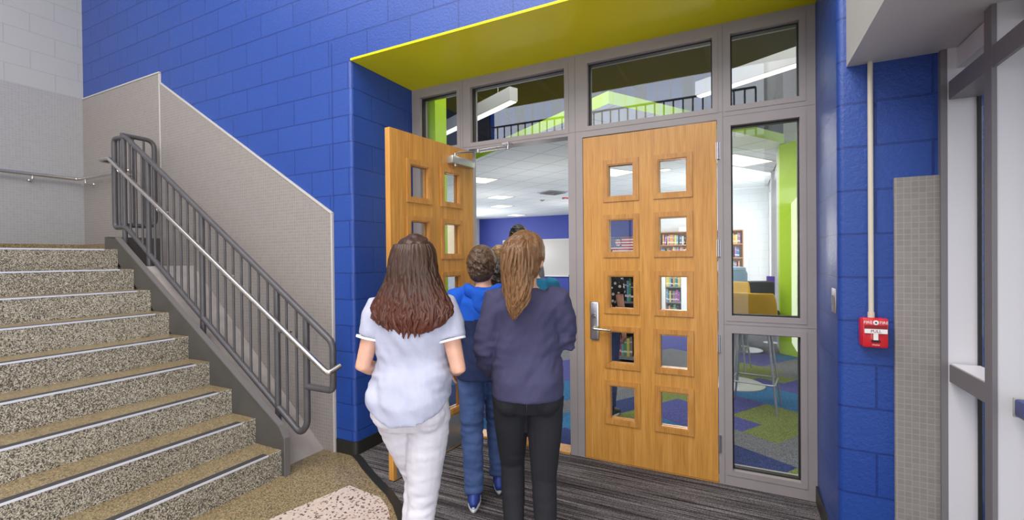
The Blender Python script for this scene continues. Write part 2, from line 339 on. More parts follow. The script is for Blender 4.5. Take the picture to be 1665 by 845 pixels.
# pale bulkhead over the window
bm = NB(); prism(bm, [(.4505, 2.39), (.82, 2.39), (.82, TOP), (.4505, TOP)], 'y', -4.2, 2.629); bm.faces.ensure_lookup_table()
for f in bm.faces:
    f.normal_update()
    if abs(f.normal.x) > .8: f.material_index = 1
struct(link('ceiling_bulkhead', bm, [M['white'], M['soffit_side']]), 'pale plaster bulkhead above the tall window')
# base
bm = NB()
prism(bm, [(-2.848, YF-.012)]+arc(XL-rc, YF+rc, rc+.012, -PI/2, 0)+[(XL+.012, 3.29), (XL, 3.29)]+arc(XL-rc, YF+rc, rc, 0, -PI/2)+[(-2.848, YF)], 'z', 0, .105)
struct(link('baseboard_left', bm, M['rubber']))
bm = NB(); box(bm, XR-.012, XR, 2.66, 3.29, 0, .105); box(bm, XR+.03, .62, 2.618, 2.63, 0, .105); struct(link('baseboard_right', bm, M['rubber']))
# floors
curve = [(-2.7, 2.575), (-2.684, 2.574), (-2.56, 2.51), (-2.442, 2.439), (-2.213, 2.32), (-2.044, 2.24), (-1.907, 2.153), (-1.778, 2.048), (-1.62, 1.85), (-1.5, 1.6), (-1.43, 1.3), (-1.42, .6), (-1.42, -4.2)]
bm = NB(); prism(bm, [(-7.1, 3.4), (-2.7, 3.4)]+curve+[(-7.1, -4.2)], 'z', -.1, 0); struct(link('floor', bm, M['terrazzo']))
bm = NB(); prism(bm, [(1.3, -4.2), (1.3, 3.38), (-2.7, 3.38)]+[(x, y) for x, y in curve], 'z', -.1, .004); struct(link('floor_carpet', bm, M['carpet']), 'striped charcoal walk-off carpet of the entrance')
bm = NB()
cv = curve[1:-1]; L = []; R_ = []
for i, (x, y) in enumerate(cv):
    a = Vector(cv[max(i-1, 0)]); b = Vector(cv[min(i+1, len(cv)-1)]); d = (b-a).normalized(); nn = Vector((-d.y, d.x)); L.append(tuple(Vector((x, y))+nn*.045)); R_.append(tuple(Vector((x, y))-nn*.006))
prism(bm, L+R_[::-1], 'z', .0, .009); struct(link('trim_5', bm, M['rubber']), 'dark curved rubber edge between terrazzo and carpet')
bm = NB(); prism(bm, [(-2.346, 2.22), (-2.047, 2.19), (-1.93, 2.125), (-1.80, 2.01), (-1.65, 1.80), (-1.53, 1.55), (-1.47, 1.3), (-1.46, .6), (-1.46, -2), (-2.55, -2), (-2.55, .6), (-2.52, 1.5), (-2.46, 1.75)], 'z', 0, .0015)
o = struct(link('floor_inlay', bm, M['terrazzo_pink']), 'pale pink terrazzo inlay in the tan floor')
# lobby wall behind the camera, upper windows, ceiling
bm = NB(); wins = [(-6.2+i*1.05, -5.3+i*1.05, 3.9, 5.6) for i in range(6)]; wins.append((-3.6, .2, .02, 2.6))  # last, ground-level opening is added to let world light in
holes_panel(bm, -7.1, 1.3, 0, TOP, -4.35, -4.2, wins); struct(link('wall_front', bm, mat('slate_blue_paint', (.11, .13, .2), .6)))
bm = NB()
for a, b, c, d in wins:
    ringframe(bm, a+.05, b-.05, c+.05, d-.05, .05, -4.33, -4.22)
    for k in range(1, 3): box(bm, a+(b-a)*k/3-.02, a+(b-a)*k/3+.02, -4.32, -4.24, c+.05, d-.05)
w3 = struct(link('window_3', bm, M['fin']))
for a, b, c, d in wins[:6]: bm = NB(); box(bm, a+.01, b-.01, -4.285, -4.28, c+.01, d-.01); link('window_pane', bm, M['tint_glass'], w3)
bm = NB(); box(bm, -7.1, 1.3, -4.35, YF, TOP, TOP+.1); struct(link('ceiling_lobby', bm, M['white']))
t = tag(empty('balcony_railing', (0, 0, 0)), 'dark guardrail high on the wall behind the entrance lobby, seen only as a reflection', 'railing')
bm = NB(); rod(bm, (-6.3, -3.9, 4.95), (.3, -3.9, 4.95), .025); link('top_rail', bm, M['rail'], t, True)
bm = NB(); rod(bm, (-6.3, -3.9, 4.12), (.3, -3.9, 4.12), .02); link('bottom_rail', bm, M['rail'], t, True)
bm = NB(); rod(bm, (-6.3, -3.9, 3.96), (-6.3, -3.9, 4.95), .018); first = link('baluster', bm, M['rail'], t, True)
for k in range(1, 34):
    c = dup(first, t); c.location.x = k*.2
bm = NB(); box(bm, -7.0, .44, -4.2, -3.8, 3.7, 3.95); struct(link('floor_balcony', bm, M['white']))

# ------------------------------------------------------------------ storefront frame (window_1)
bm = NB()
HZ = [(-2.563, -2.167, .105, 1.005), (-2.563, -2.167, 1.118, 2.356), (-2.563, -2.167, 2.484, 2.95),
      (-2.031, -1.193, 2.484, 2.95), (-1.011, -.16, 2.484, 2.95), (-.052, .329, 2.484, 2.95),
      (-.052, .329, 1.118, 2.356), (-.052, .329, .105, 1.005)]
doorsH = [(-2.052, -1.167, -.1, 2.43), (-1.053, -.133, -.1, 2.405)]
holes_panel(bm, XL+.001, XR-.001, 0.004, 3.03, YD, YD+.115, HZ+doorsH)
win = struct(link('window_1', bm, M['frame']))
for h in HZ:
    x0, x1, z0, z1 = h
    bm = NB(); ringframe(bm, x0, x1, z0, z1, .034, YD-.004, YD+.0005); link('glazing_stop', bm, M['frame'], win)
    bm = NB(); ringframe(bm, x0+.009, x1-.009, z0+.009, z1-.009, .009, YD+.035, YD+.075); link('gasket', bm, M['gasket'], win)
    bm = NB(); box(bm, x0+.004, x1-.004, YD+.052, YD+.058, z0+.004, z1-.004); link('window_pane', bm, M['glass'] if z0 > 2.4 else M['side_glass'], win)
bm = NB()
for xx in (-2.11, -1.108, -.0985): box(bm, xx-.0015, xx+.0015, YD-.0012, YD, .01, 3.02)
for a, b, zz in ((-2.11, -1.108, 2.453), (-1.108, -.0985, 2.453), (-.0985, .41, 2.42), (-.0985, .41, 1.06)): box(bm, a, b, YD-.0012, YD, zz-.0012, zz+.0012)
link('frame_seam', bm, M['frame_dark'], win)
bm = NB(); box(bm, -2.05, -1.17, YD-.01, YD+.13, .004, .02); box(bm, -1.05, -.135, YD-.0, YD+.13, .004, .009); link('threshold', bm, M['oak'], win)

# ------------------------------------------------------------------ doors
LX = [(.184, .373), (.54, .73)]; LZ = [(.322, .574), (.731, .97), (1.131, 1.374), (1.54, 1.782), (1.944, 2.181)]
def leaf(name, locx, locy, rz):
    bm = NB(); hs = [(a, b, c, d) for a, b in LX for c, d in LZ]
    holes_panel(bm, 0, .912, .012, 2.398, 0, .045, hs)
    d = struct(link(name, bm, M['oak'])); d.location = (locx, locy, 0); d.rotation_euler = (0, 0, rz)
    for a, b, c, e in hs:
        bm = NB(); ringframe(bm, a, b, c, e, .034, -.009, 0); ringframe(bm, a, b, c, e, .034, .045, .054)
        ringframe(bm, a+.008, b-.008, c+.008, e-.008, .008, -.004, .018); ringframe(bm, a+.008, b-.008, c+.008, e-.008, .008, .028, .049)
        link('lite_frame', bm, M['oak_trim'], d)
        bm = NB(); box(bm, a+.001, b-.001, .020, .026, c+.001, e-.001); link('glass_lite', bm, M['door_glass'], d)
    return d
def lever(d, x, s, y, dirx):
    # plate with cylinder and lever on the face at y, s = outward sign
    bm = NB(); box(bm, x-.033, x+.033, min(y, y+s*.016), max(y, y+s*.016), .895, 1.18, bev=.012); pl = link('lock_plate', bm, M['nickel'], d, True)
    bm = NB(); rod(bm, (x, y+s*.01, 1.075), (x, y+s*.026, 1.075), .019, 20); rod(bm, (x, y+s*.01, 1.075), (x, y+s*.030, 1.075), .011, 16); link('key_cylinder', bm, M['steel'], pl, True)
    bm = NB(); tube(bm, [(p, .012, .009) for p in bend([(x-.005*dirx, y+s*.01, .985), (x-.005*dirx, y+s*.055, .985), (x+.13*dirx, y+s*.05, .98)], .02)], 12); link('lever_handle', bm, M['steel'], pl, True)
def hinge(d, x, y, zs):
    for z in zs:
        bm = NB(); rod(bm, (x, y, z-.055), (x, y, z+.055), .0085, 12)
        for k in (-.033, -.011, .011, .033): rod(bm, (x, y, z+k-.0006), (x, y, z+k+.0006), .0093, 12)
        box(bm, x-.012, x+.012, y+.002, y+.008, z-.055, z+.055); link('hinge', bm, M['nickel'], d, True)
d2 = leaf('door_2', -1.049, YD+.001, 0); d2['label'] = 'closed oak door with ten square glass lites and satin lever'
lever(d2, .08, -1, 0, 1); hinge(d2, .921, -.008, (.27, .93, 1.56, 2.2))
d1 = leaf('door_1', -2.049, YD-.012, math.radians(-96)); d1['label'] = 'oak door standing open towards the stairs, metal kick plate and closer on it'
lever(d1, .835, 1, .045, -1); lever(d1, .835, -1, 0, -1); hinge(d1, -.008, -.006, (.27, .93, 1.56, 2.2))
bm = NB(); box(bm, .03, .885, .045, .0475, .02, .27, bev=.001)
for x in [.04+.1*k for k in range(9)]+[.875]:
    for z in (.03, .26): rod(bm, (x, .046, z), (x, .0487, z), .0035, 8)
link('kick_plate', bm, mat('brushed_kick_plate', (.42, .45, .47), .35, .8), d1, True)
bm = NB(); box(bm, .05, .33, .045, .105, 2.25, 2.31, bev=.006); cl = link('closer_body', bm, mat('silver_closer', (.5, .52, .5), .32, .75), d1, True)
bm = NB(); rod(bm, (.27, .08, 2.232), (.27, .08, 2.25), .014, 14); link('closer_pinion', bm, M['steel'], cl, True)
iM = Matrix.Translation(d1.location) @ Matrix.Rotation(math.radians(-96), 4, 'Z'); iM = iM.inverted()
def dl(p): return iM @ Vector(p)
piv = Vector((.27, .08, 2.325)); jn = dl((-1.86, 3.13, 2.36)); en = dl((-1.66, 3.26, 2.40))
bm = NB(); rod(bm, (.27, .08, 2.305), (.27, .08, 2.335), .013, 14); tube(bm, [(piv, .011, .005), (piv.lerp(jn, .15)+Vector((0, 0, .012)), .010, .005), (jn, .009, .005)], 10)
rod(bm, jn-Vector((0, 0, .012)), jn+Vector((0, 0, .016)), .012, 12)
for s in (-.011, .011): rod(bm, jn+Vector((0, 0, s)), en+Vector((0, 0, s)), .0045, 10)
rod(bm, en-Vector((0, 0, .018)), en+Vector((0, 0, .022)), .012, 12); link('closer_arm', bm, M['steel'], cl, True)
bm = NB(); e0 = en; box(bm, e0.x-.025, e0.x+.04, e0.y-.03, e0.y+.03, e0.z+.015, e0.z+.028); link('closer_shoe', bm, M['steel'], cl)

# ------------------------------------------------------------------ stairs
R0, T0, X0, YS, YN = .1805, .2778, -2.883, 2.116, -2.2
st = tag(empty('staircase', (X0, 1, 0)), 'tan terrazzo staircase with metal-edged treads climbing along the blue wall', 'staircase')
def sp(o): o.location = (-X0, -1, 0); return o
for i in range(9):
    x1 = X0-i*T0; x0 = x1-T0 if i < 8 else -6.95; z = (i+1)*R0
    bm = NB(); prism(bm, [(x1+.022-.022, i*R0-(0 if i == 0 else .001)), (x1, z-.004), (x1-.004, z), (x0-(.02 if i < 8 else 0), z), (x0-(.02 if i < 8 else 0), i*R0)], 'y', YN, YS)
    bm.faces.ensure_lookup_table()
    for f in bm.faces:
        f.normal_update()
        f.material_index = 0 if abs(f.normal.z) > .8 else 1
    stp = sp(link('step' if i < 8 else 'landing', bm, [M['terrazzo'], M['terrazzo_riser']], st))
    bm = NB(); box(bm, x1-.003, x1+.004, YN, YS-.1, z-.009, z+.0028); box(bm, x1-.058, x1-.055, YN, YS-.1, z-.001, z+.002); link('nosing_strip', bm, M['alu'], stp)
    bm = NB()
    for k in range(7): box(bm, x1-.055+k*.0074, x1-.055+k*.0074+.0062, YN, YS-.1, z, z+.003)
    link('grip_insert', bm, M['grit'], stp)
# stringer plate with sloped top bar (trapezoid), and landing fascia
ys0, ys1 = YS, YS+.034
prof = [(X0+.002, 0), (X0+.033, 0), (X0+.033, .262), (-2.905, .34), (-5.13, 1.722+.005), (-5.30, 1.73), (-5.30, 1.6), (-5.1, 1.5), (X0-.05, 0)]
bm = NB(); prism(bm, prof, 'y', ys0, ys1)
sp(link('stringer', bm, M['stringer'], st))
bm = NB(); pl_ = [(X0+.033, 0), (X0+.04, 0), (X0+.04, .268), (-2.90, .349), (-5.128, 1.735), (-5.14, 1.728), (-2.905, .34), (X0+.033, .262)]
prism(bm, pl_, 'y', ys0-.004, ys1+.004); sp(link('stringer_cap', bm, mat('grey_stringer_cap', (.14, .13, .13), .42), st))
bm = NB(); box(bm, -5.34, -5.30, ys0, YF-.017, 1.2, 1.745); sp(link('landing_fascia', bm, M['stringer'], st))
bm = NB(); box(bm, -6.95, -5.34, YS, YF-.017, 1.45, 9*R0); sp(link('landing_edge', bm, M['terrazzo'], st))
bm = NB(); prism(bm, [(-6.948, -2.2), (-6.93, -2.2), (-6.93, YF-.036), (-5.345, YF-.036), (-5.345, YF-.018), (-6.948, YF-.018)], 'z', 9*R0, 1.715); sp(link('cove_base', bm, M['terrazzo'], st))
bm = NB(); prism(bm, [(-2.98, 0), (-4.735, 1.465), (-5.30, 1.465), (-5.30, 0)], 'y', ys1+.001, YF-.017); sp(link('side_ramp', bm, M['concrete'], st))

# railing
ry = 2.225
rl = tag(empty('stair_railing', (-2.75, ry, 0)), 'charcoal steel stair guardrail with upright bars and a steel handrail on it', 'railing')
def rp(o): o.location = (2.75, -ry, 0); return o
def topz(x): return .93+(-2.47-x)*(2.66-.93)/(5.14-2.47)
def botz(x): return .27+(-2.80-x)*(1.835-.27)/(5.19-2.80)
bm = NB(); pipe(bm, [(-2.75, ry, .615), (-2.49, ry, .615), (-2.49, ry, .945), (-5.18, ry, topz(-5.18)), (-5.40, ry, topz(-5.18)+.01), (-5.40, ry, 1.84), (-5.19, ry, 1.835), (-2.82, ry, .27), (-2.75, ry, .34), (-2.75, ry, topz(-2.75))], .0225, .045)
rp(link('rail_loop', bm, M['rail'], rl, True))
for x, zb in ((-3.06, .087), (-3.985, .86), (-4.80, 1.467), (-5.22, 1.467)):
    bm = NB(); rod(bm, (x, ry, zb+.002), (x, ry, topz(x)), .0215, 14); rp(link('post', bm, M['rail'], rl, True))
def balus(x0, x1, n):
    for k in range(1, n+1):
        x = x0+(x1-x0)*k/(n+1)
        bm = NB(); rod(bm, (x, ry, botz(min(-2.8, x)) if x > -5.19 else 1.835), (x, ry, topz(x) if x > -5.18 else 2.68), .0095, 10); rp(link('baluster', bm, M['rail'], rl, True))
balus(-2.75, -3.06, 2); balus(-3.06, -3.985, 8); balus(-3.985, -4.80, 7); balus(-4.80, -5.22, 3); balus(-5.22, -5.40, 1)
# return panel along the landing edge
bm = NB(); pipe(bm, [(-5.27, ry, 2.72), (-5.27, 2.50, 2.72), (-5.27, 2.50, 1.86), (-5.27, ry, 1.86)], .0215, .08); rp(link('return_loop', bm, M['rail'], rl, True))
for y in (2.32, 2.41):
    bm = NB(); rod(bm, (-5.27, y, 1.86), (-5.27, y, 2.72), .0095, 10); rp(link('return_baluster', bm, M['rail'], rl, True))
bm = NB(); yh = 2.12; za = .76
pipe(bm, [(-2.40, ry-.02, .80), (-2.42, yh, .765), (-5.26, yh, 2.478), (-5.43, yh, 2.478), (-5.46, ry-.02, 2.478)], .018, .03); hr = rp(link('handrail', bm, M['steel'], rl, True))
for x in (-2.9, -3.55, -4.45, -5.1):
    z = .765+(-2.42-x)*(2.478-.765)/(5.26-2.42); bm = NB(); pipe(bm, [(x, yh, z-.01), (x, yh+.005, z-.055), (x, ry, z-.06)], .006, .03, 8); rod(bm, (x, ry-.03, z-.06), (x, ry-.018, z-.06), .016, 12); b_ = link('bracket', bm, M['steel'], hr, True)
# wall handrail on the landing
t = tag(empty('wall_handrail', (-6.86, 1, 2.46)), 'stainless handrail bracketed to the grey tiled landing wall', 'handrail')
bm = NB(); pipe(bm, [(-6.87, -2, 2.47), (-6.87, 2.485, 2.47), (-5.75, 2.485, 2.47), (-5.75, 2.55, 2.47)], .018, .04); o = link('rail', bm, M['steel'], t, True); o.location = (6.86, -1, -2.46)
for p, q in (((-6.87, 2.1, 2.455), (-6.95, 2.1, 2.41)), ((-6.87, .9, 2.455), (-6.95, .9, 2.41)), ((-6.7, 2.485, 2.455), (-6.7, 2.564, 2.41)), ((-6.0, 2.485, 2.455), (-6.0, 2.564, 2.41))):
    bm = NB(); pipe(bm, [p, (p[0], p[1], 2.41), q], .006, .02, 8); ball(bm, q, .02, u=10, v=6); o = link('bracket', bm, M['steel'], t, True); o.location = (6.86, -1, -2.46)

# ------------------------------------------------------------------ right window (window_2)
bm = NB()
box(bm, .778, .8, 2.6, 2.63, 0, 2.39)
for y0, y1 in ((2.208, 2.264), (1.2, 1.256), (.2, .256), (-1.4, -1.344), (-3, -2.944)): box(bm, .798, .812, y0, y1, 0, 2.39)
for z0, z1 in ((2.167, 2.243), (.961, 1.034)): box(bm, .8, .9, 2.264, 2.585, z0, z1)
for z0, z1 in ((2.167, 2.243),): box(bm, .8, .812, -4.2, 2.208, z0, z1)
w2 = struct(link('window_2', bm, M['fin']))
bm = NB(); box(bm, .8005, .898, 2.6, 2.629, 0, 2.39)
for y0, y1 in ((2.208, 2.264), (1.2, 1.256), (.2, .256), (-1.4, -1.344), (-3, -2.944)): box(bm, .812, .898, y0+.003, y1-.003, 0, 2.39)
box(bm, .83, .898, 2.264, 2.6, 2.3, 2.385); box(bm, .805, .898, 2.264, 2.585, 1.034, 1.038)
link('mullion_side', bm, M['jamb_white'], w2)
bm = NB(); box(bm, .894, .906, 2.59, 2.629, 0, 2.39)
for y in (2.2, 1.2, .2, -1.4, -3): box(bm, .898, .93, y, y+.07, 0, 2.39)
box(bm, .898, .915, -4.2, 2.62, 2.32, 2.39); box(bm, .898, .915, -4.2, 2.62, 0, .05)
link('gasket', bm, M['gasket'], w2)
bm = NB(); box(bm, .904, .91, -4.2, 2.588, 0.04, 2.34); link('window_pane', bm, M['glass'], w2)
bm = NB(); box(bm, .82, 1.3, -4.2, 2.9, 2.39, 3.2); struct(link('wall_right', bm, M['white']))
t = tag(empty('push_bar', (.85, 2.12, .98)), 'dark blue bar end with a pale cap by the tall window at the right edge', 'door hardware')
bm = NB(); box(bm, -.012, .04, -.4, .05, -.03, .03, bev=.008); link('bar', bm, M['blue_bar'], t, True)
bm = NB(); box(bm, -.014, .042, .045, .056, -.034, .034, bev=.004); link('end_cap', bm, M['lamp_body'], t, True)
bm = NB(); box(bm, .0, .035, -.16, .0, .03, .06, bev=.005); link('latch_case', bm, M['lamp_body'], t, True)
bm = NB(); box(bm, .85, 1.3, 2.05, 2.2, 0, 2.3); 

# exterior ground
bm.free(); bm = NB(); box(bm, .96, 9, -6, 6, -.12, -.02); struct(link('floor_pavement', bm, mat('pale_pavement', (.5, .5, .48), .8)))

# ------------------------------------------------------------------ fire alarm, conduit, switch
t = tag(empty('fire_alarm_pull_station', (.5405, 2.63, 1.09)), 'red fire alarm pull station on the blue block pillar', 'fire alarm')
bm = NB(); box(bm, -.05, .047, -.045, 0, .0, .13, bev=.012); link('back_box', bm, M['red'], t, True)
bm = NB(); box(bm, -.046, .05, -.062, -.043, -.003, .133, bev=.009); fp = link('face_plate', bm, M['red'], t, True)
bm = NB(); box(bm, -.038, .044, -.0635, -.0615, .082, .1); link('slot', bm, M['red_dark'], t)
bm = NB(); prism(bm, [(-.038, .064), (.044, .064), (.044, .083), (-.038, .083)], 'y', -.070, -.061); prism(bm, [(-.006, .034), (.011, .034), (.011, .066), (-.006, .066)], 'y', -.069, -.061); hd = link('pull_handle', bm, M['label_white'], t)
text_mesh('lettering', 'PULL', .018, M['red_dark'], hd, (.003, -.0704, .0735))
bm = NB(); box(bm, -.013, .02, -.0665, -.061, .024, .034, bev=.002); link('finger_grip', bm, M['black'], t)
text_mesh('lettering', 'FIRE', .0175, M['label_white'], fp, (-.025, -.0625, .112)); text_mesh('lettering', 'FIRE', .0175, M['label_white'], fp, (.033, -.0625, .112))
bm = NB(); rod(bm, (.004, -.061, .112), (.004, -.064, .112), .0105, 20); em = link('emblem', bm, M['label_white'], fp, True)
bm = NB(); rod(bm, (.004, -.063, .112), (.004, -.0655, .112), .004, 12); link('lock', bm, M['black'], em, True)
text_mesh('lettering', 'simplex', .009, M['label_white'], fp, (.004, -.0625, .012))
t = tag(empty('electrical_conduit', (.536, 2.61, 1.22)), 'cream painted conduit pipe rising from the fire alarm to the bulkhead', 'pipe')
bm = NB(); rod(bm, (0, 0, 0), (0, 0, 1.17), .0105, 16); link('pipe', bm, M['conduit'], t, True)
bm = NB(); rod(bm, (0, 0, -.002), (0, 0, .025), .0135, 16); link('connector', bm, M['conduit'], t, True)
t = tag(empty('switch_plate', (XR, 2.72, 1.285)), 'small steel plate on the side of the blue recess beside the tall sidelight', 'wall plate')
bm = NB(); box(bm, -.005, 0, -.05, .05, -.06, .06, bev=.002); link('plate', bm, M['nickel'], t, True)
bm = NB(); box(bm, -.009, -.004, -.015, .015, -.025, .025, bev=.001); link('switch', bm, M['frame_dark'], t)

# ------------------------------------------------------------------ library room
WX, WY = .62, 12.8
bm = NB(); box(bm, -10.4, -2.4, 17.2, 17.4, 0, 4.7); struct(link('wall_library_back', bm, M['blue_wall']))
bm = NB(); box(bm, -2.4, WX+.2, WY, WY+.2, 0, 4.7); box(bm, -2.4, -2.2, WY, 17.3, 0, 4.7); struct(link('wall_library_white', bm, M['white_block_bright']))
bm = NB(); prism(bm, [(8.45, 0), (17.2, 0), (17.2, 4.7), (8.45, 4.7)], 'x', WX+.001, WX+.2)
bmesh.ops.delete(bm, geom=bm.faces[:]+bm.verts[:], context='VERTS')
def sidewall(bm, x0, x1, y0, y1, z0, z1, holes):
    # wall facing x with window holes (y0,y1,z0,z1)
    b2 = NB(); holes_panel(b2, y0, y1, z0, z1, -x1, -x0, holes)
    me = bpy.data.meshes.new('tmp'); bmesh.ops.transform(b2, matrix=Matrix(((0, -1, 0, 0), (1, 0, 0, 0), (0, 0, 1, 0), (0, 0, 0, 1))), verts=b2.verts[:]); b2.to_mesh(me); b2.free(); bm.from_mesh(me); bpy.data.meshes.remove(me)
RW = [(8.75, 10.5, .5, 3.0), (10.7, 12.4, .5, 3.0)]
sidewall(bm, WX, WX+.2, 8.4, 12.8, 0, 4.7, RW); struct(link('wall_library_right', bm, M['white_block_bright']))
LW = [(12.2, 14.2, .8, 2.9), (14.6, 16.9, .8, 2.9)]
bm = NB(); sidewall(bm, -10.4, -10.2, 3.3, 17.3, 0, 4.7, LW); struct(link('wall_library_left', bm, M['white']))
bm = NB(); box(bm, -10.3, -7.1, 3.3, 3.42, 0, 4.7); struct(link('wall_library_front', bm, M['white']))
bm = NB(); box(bm, 1.4, 1.5, 3.42, 8.1, 0, 4.7); box(bm, .95, 1.5, 3.3, 3.42, 0, 4.7); struct(link('wall_library_corner', bm, M['white']))
bm = NB(); prism(bm, [(.54, 8.07), (1.5, 7.2), (1.5, 8.4), (.54, 8.4)], 'z', 0, 3.19); struct(link('wall_library_green', bm, M['green2']))
bm = NB(); box(bm, .54, .62, 8.4, 8.72, 0, 3.19); box(bm, .56, .62, 10.5, 10.7, 0, 3.19); struct(link('trim_6', bm, M['jamb_white']), 'pale window casing beside the green library wall')
bm = NB(); box(bm, -2.66, -2.50, 3.44, 3.62, 0, 3.19); struct(link('trim_7', bm, M['green2']), 'green painted strip behind the left sidelight')
for nm, holes, xa, xb in (('window_4', RW, WX+.06, WX+.12), ('window_5', LW, -10.33, -10.27)):
    bm = NB()
    for h in holes:
        y0, y1, z0, z1 = h
        for q in ((y0, y0+.05, z0, z1), (y1-.05, y1, z0, z1), (y0+.05, y1-.05, z0, z0+.05), (y0+.05, y1-.05, z1-.05, z1), ((y0+y1)/2-.02, (y0+y1)/2+.02, z0+.05, z1-.05)): box(bm, xa, xb, *q)
    wq = struct(link(nm, bm, M['fin']))
    bm = NB()
    for h in holes: box(bm, (xa+xb)/2-.003, (xa+xb)/2+.003, h[0]+.05, h[1]-.05, h[2]+.05, h[3]-.05)
    link('window_pane', bm, M['glass'], wq)
for i, h in enumerate(LW):
    t = tag(empty('roller_shade', (-10.17, (h[0]+h[1])/2, 2.9)), ('cream roller shade half drawn on the far left library window', 'cream roller shade half drawn on the window nearest the blue library wall')[i], 'window shade')
    bm = NB(); box(bm, -.004, .0, h[0]-t.location.y, h[1]-t.location.y, -1.35, 0); link('fabric', bm, M['shade'], t)
    bm = NB(); rod(bm, (0, h[0]-t.location.y, .03), (0, h[1]-t.location.y, .03), .03); link('roller', bm, M['jamb_white'], t, True)
    bm = NB(); box(bm, -.01, .006, h[0]-t.location.y, h[1]-t.location.y, -1.38, -1.35); link('hem_bar', bm, M['jamb_white'], t)
# floor: rotated carpet patches
SMP = [(.05, 3.7, 'navy'), (.3, 3.62, 'green'), (.15, 4.05, 'gray'), (.42, 3.85, 'gray'), (-.1, 4.25, 'gray'), (.35, 4.7, 'green'), (.15, 4.85, 'green'), (-.05, 4.75, 'purple'), (-.05, 5.2, 'purple'), (.4, 5.5, 'blue'), (-.1, 5.7, 'blue'), (.1, 6.6, 'green'), (.6, 6, 'purple'), (.6, 7, 'gray'),
       (-.13, 7.5, 'purple'), (-.65, 5.15, 'green'), (-.6, 4.65, 'purple'), (-.55, 4.25, 'blue'), (-1.2, 4.6, 'navy'), (-.95, 4.45, 'green'), (-1.2, 5.0, 'gray'), (-1.2, 3.5, 'navy'), (-1.5, 4, 'blue'), (-1.55, 4.4, 'gray'), (-1.75, 4.75, 'blue'), (-1, 6, 'gray'), (-.9, 7, 'gray'), (-1.9, 5.8, 'purple'), (-2.2, 6.8, 'gray')]
rs = random.Random(3); keys = list(CP); pool = ['navy', 'blue', 'purple', 'gray', 'gray', 'blue', 'navy', 'green']
for _ in range(160):
    x, y = rs.uniform(-10, 1.3), rs.uniform(3.6, 17)
    if not (x > -2.4 and y < 8): SMP.append((x, y, rs.choice(pool)))
bm = NB(); ca, sa = math.cos(math.radians(58)), math.sin(math.radians(58)); cs = .3
box(bm, -10.3, 1.5, 3.38, 17.3, -.1, -.004, 0)
for i in range(-10, 75):
    for j in range(-45, 60):
        ux, uy = (i+.5)*cs, (j+.5)*cs; x, y = -1.3+ux*ca-uy*sa, 3.4+ux*sa+uy*ca
        if not (-10.2 < x < 1.35 and 3.56 < y < 17.15) and not (-2.4 < x < .6 and 3.3 < y < 3.6): continue
        k = min(SMP, key=lambda s: (s[0]-x)**2+(s[1]-y)**2)[2]
        q = [(-1.3+a*cs*ca-b*cs*sa, 3.4+a*cs*sa+b*cs*ca) for a, b in ((i, j), (i+1, j), (i+1, j+1), (i, j+1))]
        q = [(min(max(a, -10.3), 1.5), max(b, 3.38)) for a, b in q]
        if len(set(q)) < 4: continue
        try: f = bm.faces.new([bm.verts.new((a, b, .002)) for a, b in q]); f.material_index = keys.index(k)
        except Exception: pass
struct(link('floor_library', bm, [CP[k] for k in keys]), 'library carpet of blue, violet, grey and green angled patches')
# ceiling cloud with green fascia, dark deck
bm = NB(); cloud = [(-1.29, 4.99), (.6, 8.03), (.6, 12.8), (-2.4, 12.8), (-2.4, 17.2), (-10.2, 17.2), (-10.2, 10.56)]
prism(bm, cloud, 'z', 3.2, 3.34); bm.faces.ensure_lookup_table()
for f in bm.faces:
    f.normal_update(); f.material_index = 1 if abs(f.normal.z) < .5 else 0
struct(link('ceiling_library', bm, [M['ceiling'], M['green2']]), 'white tile ceiling with a lime green edge')
bm = NB(); box(bm, -10.4, 1.5, 3.3, 17.4, 4.6, 4.7)
for k in range(9): rod(bm, (-9.5+k*1.3, 3.45, 4.45), (-9.5+k*1.3, 17, 4.45), .05, 6)
struct(link('ceiling_deck', bm, M['deck']))
ang = math.radians(58)
def clight(x, y, label, s=.6, s2=.6):
    t = tag(empty('ceiling_light', (x, y, 3.2), ang), label, 'ceiling light', 'square lights in the library ceiling')
    bm = NB(); ringframe(bm, -s/2+.02, s/2-.02, -s2/2+.02, s2/2-.02, .02, -.006, .0)
    bmesh.ops.rotate(bm, verts=bm.verts[:], cent=(0, 0, 0), matrix=Matrix.Rotation(PI/2, 3, 'X')); link('frame', bm, M['lamp_body'], t)
    bm = NB(); prism(bm, [(-s/2+.02, 0), (s/2-.02, 0), (s/2-.06, -.012), (-s/2+.06, -.012)], 'y', -s2/2+.02, s2/2-.02); link('diffuser', bm, M['lamp'], t)
clight(-5.95, 11.22, 'square ceiling light below and right of the door closer, nearest of the receding row')
clight(-6.97, 13.2, 'square ceiling light in the library, middle of the row receding to the blue wall')
clight(-7.95, 16.3, 'square ceiling light closest to the blue library wall')
clight(-5.02, 8.55, 'square ceiling light half hidden by the edge of the open door')
clight(.0, 9.1, 'ceiling light seen through the tall sidelight on the right', 1.2, .6)
clight(-2.3, 9.05, 'ceiling light seen in the top left lite of the closed door', .9)
t = tag(empty('ceiling_light', (-1.3, 9.3, 3.2)), 'small round downlight seen in the top right lite of the closed door', 'ceiling light')
bm = NB(); rod(bm, (0, 0, -.008), (0, 0, 0), .12, 24); link('frame', bm, M['lamp_body'], t, True)
bm = NB(); rod(bm, (0, 0, -.014), (0, 0, -.008), .1, 24); link('diffuser', bm, M['lamp'], t, True)
t = tag(empty('air_diffuser', (-4.35, 11.1, 3.2), ang), 'square grey air vent in the library ceiling', 'ceiling vent')
bm = NB(); box(bm, -.3, .3, -.3, .3, -.006, 0); link('frame', bm, M['lamp_body'], t)
